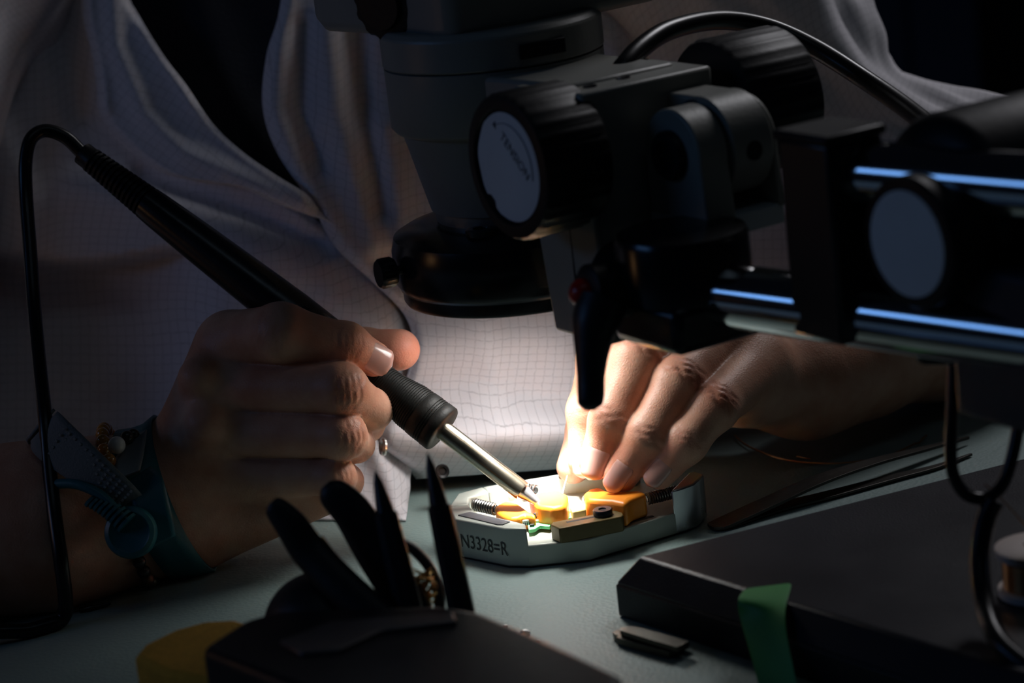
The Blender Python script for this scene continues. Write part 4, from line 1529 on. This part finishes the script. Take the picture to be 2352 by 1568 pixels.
wc_ = W(392, 1165, B_ + .006)
ws = thing('wrist_strap', wc_, 'teal anti-static wrist strap with woven band and cord on the wrist at left', 'wrist strap')
ba = norm(CR * .90 + CU * .36 - CF * .10)
around(wc_, ba, f_r, .0135, .0010, 'band', TEAL, ws)
ribbon([(132, 944, .878, 70, 1012, .878), (150, 962, .874, 82, 1046, .874), (225, 1035, .868, 170, 1110, .868), (300, 1108, .867, 258, 1162, .867), (328, 1138, .869, 292, 1176, .869)], TEALW, 'woven_strap', ws)
web = [o_ for o_ in bpy.data.objects if o_.name.startswith('woven_strap')][0]
mbt = MB()
for i in range(13):
    for k in range(5):
        t_, s_ = i / 12, k / 4
        a_ = np.array([150, 975]) + (np.array([305, 1124]) - np.array([150, 975])) * t_
        b_ = np.array([108, 1050]) + (np.array([270, 1160]) - np.array([108, 1050])) * t_
        q_ = a_ + (b_ - a_) * (.12 + .76 * s_)
        d_ = np.interp(q_[0], [82, 150, 225, 300], [.8735, .8722, .8672, .8662])
        mbt.box(W(q_[0], q_[1], d_ - .0002), (.0008, .0006, .0008), (norm(CR - CU * .7), CF, norm(CU + CR * .7)))
mbt.build('silver_thread', mat('silver_thread', (.42, .42, .42), .5, .3), web, kind='stuff')
ribbon([(128, 942, .880, 72, 1006, .880), (100, 975, .886, 66, 1020, .886), (150, 1010, .890, 100, 1060, .890)], TEALW, 'strap_fold', ws)
ribbon([(345, 1070, .880, 288, 1108, .876), (372, 1095, .872, 300, 1150, .868), (392, 1170, .868, 318, 1200, .866), (404, 1230, .868, 335, 1265, .866)], TEAL, 'clasp', ws, thick=.0022)
ribbon([(336, 985, .892, 292, 1012, .890), (330, 1040, .884, 262, 1060, .880), (322, 1080, .879, 272, 1100, .876)], mat('dull_grey_buckle', (.22, .25, .27), .45, .4), 'buckle', ws, thick=.001)
st_c = W(300, 1222, .8655)
sn = norm(CAM - st_c - CR * .15)
snp = MB().lathe(st_c, sn, [(.0088, -.004), (.0090, 0), (.0084, .0022), (.0070, .0030), (.0064, .0026), (.0001, .0026)], 40).build('snap_plug', TEAL, ws)
cw = catmull([W(*c) for c in [(288, 1196, .8635), (262, 1166, .864), (235, 1140, .865), (200, 1120, .866), (160, 1110, .868), (100, 1116, .872), (40, 1134, .878), (0, 1148, .882), (-80, 1175, .885)]], 8)
MB().tube(cw, .0017, 12).build('cord', TEAL, ws)
for k in range(9):
    q_ = W(292 - 10.5 * k, 1200 - 9.0 * k + .35 * k * k, .8637 + .0002 * k)
    MB().lathe(q_, norm(cw[2] - cw[18]), [(.0016, -.0006), (.0042 - .00022 * k, -.0005), (.0042 - .00022 * k, .0005), (.0016, .0006)], 20).build('strain_rib', TEAL, ws)
br = thing('bead_bracelet', W(250, 1040, .89), 'bead bracelet with one white bead under the strap on the left wrist', 'bracelet')
bc = W(300, 1172, B_ + .004)
bx_, by_, b_a = frame_from(norm(CR * .93 + CU * .30 + CF * .05))
rr = np.linspace(.004, .05, 200)
BEADS = [mat('white_bead', (.75, .72, .68), .25), mat('amber_bead', (.45, .20, .04), .2, coat=.3), mat('dark_bead', (.03, .025, .02), .3), mat('brown_bead', (.13, .06, .03), .35)]
NB = 34
beadmesh = {}
for k in range(NB):
    t = 2 * math.pi * k / NB
    dr_ = math.cos(t) * bx_ + math.sin(t) * by_
    vals = f_r(bc + rr[:, None] * dr_)
    p_ = bc + dr_ * (rr[np.argmax(vals > 0)] + .0022)
    p_[2] = max(p_[2], .0026)
    px_, py_, _d = PR(p_)
    sel = 2 if k % 3 else 3
    if abs(px_ - 268) < 14 and py_ < 1060 and 'w' not in beadmesh:
        sel = 0
    elif py_ < 1075 and px_ < 268:
        sel = 1
    if abs(px_ - 268) < 16 and py_ < 1060:
        continue
    ob = MB().sphere(p_, .0024, 14, 9).build('bead', BEADS[sel], br)
for (x, y, d, r, sel) in [(268, 1022, .882, .0031, 0), (250, 1058, .879, .0026, 1), (292, 1004, .888, .0024, 2), (306, 998, .891, .0022, 2)]:
    MB().sphere(W(x, y, d), r, 16, 10).build('bead', BEADS[sel], br)
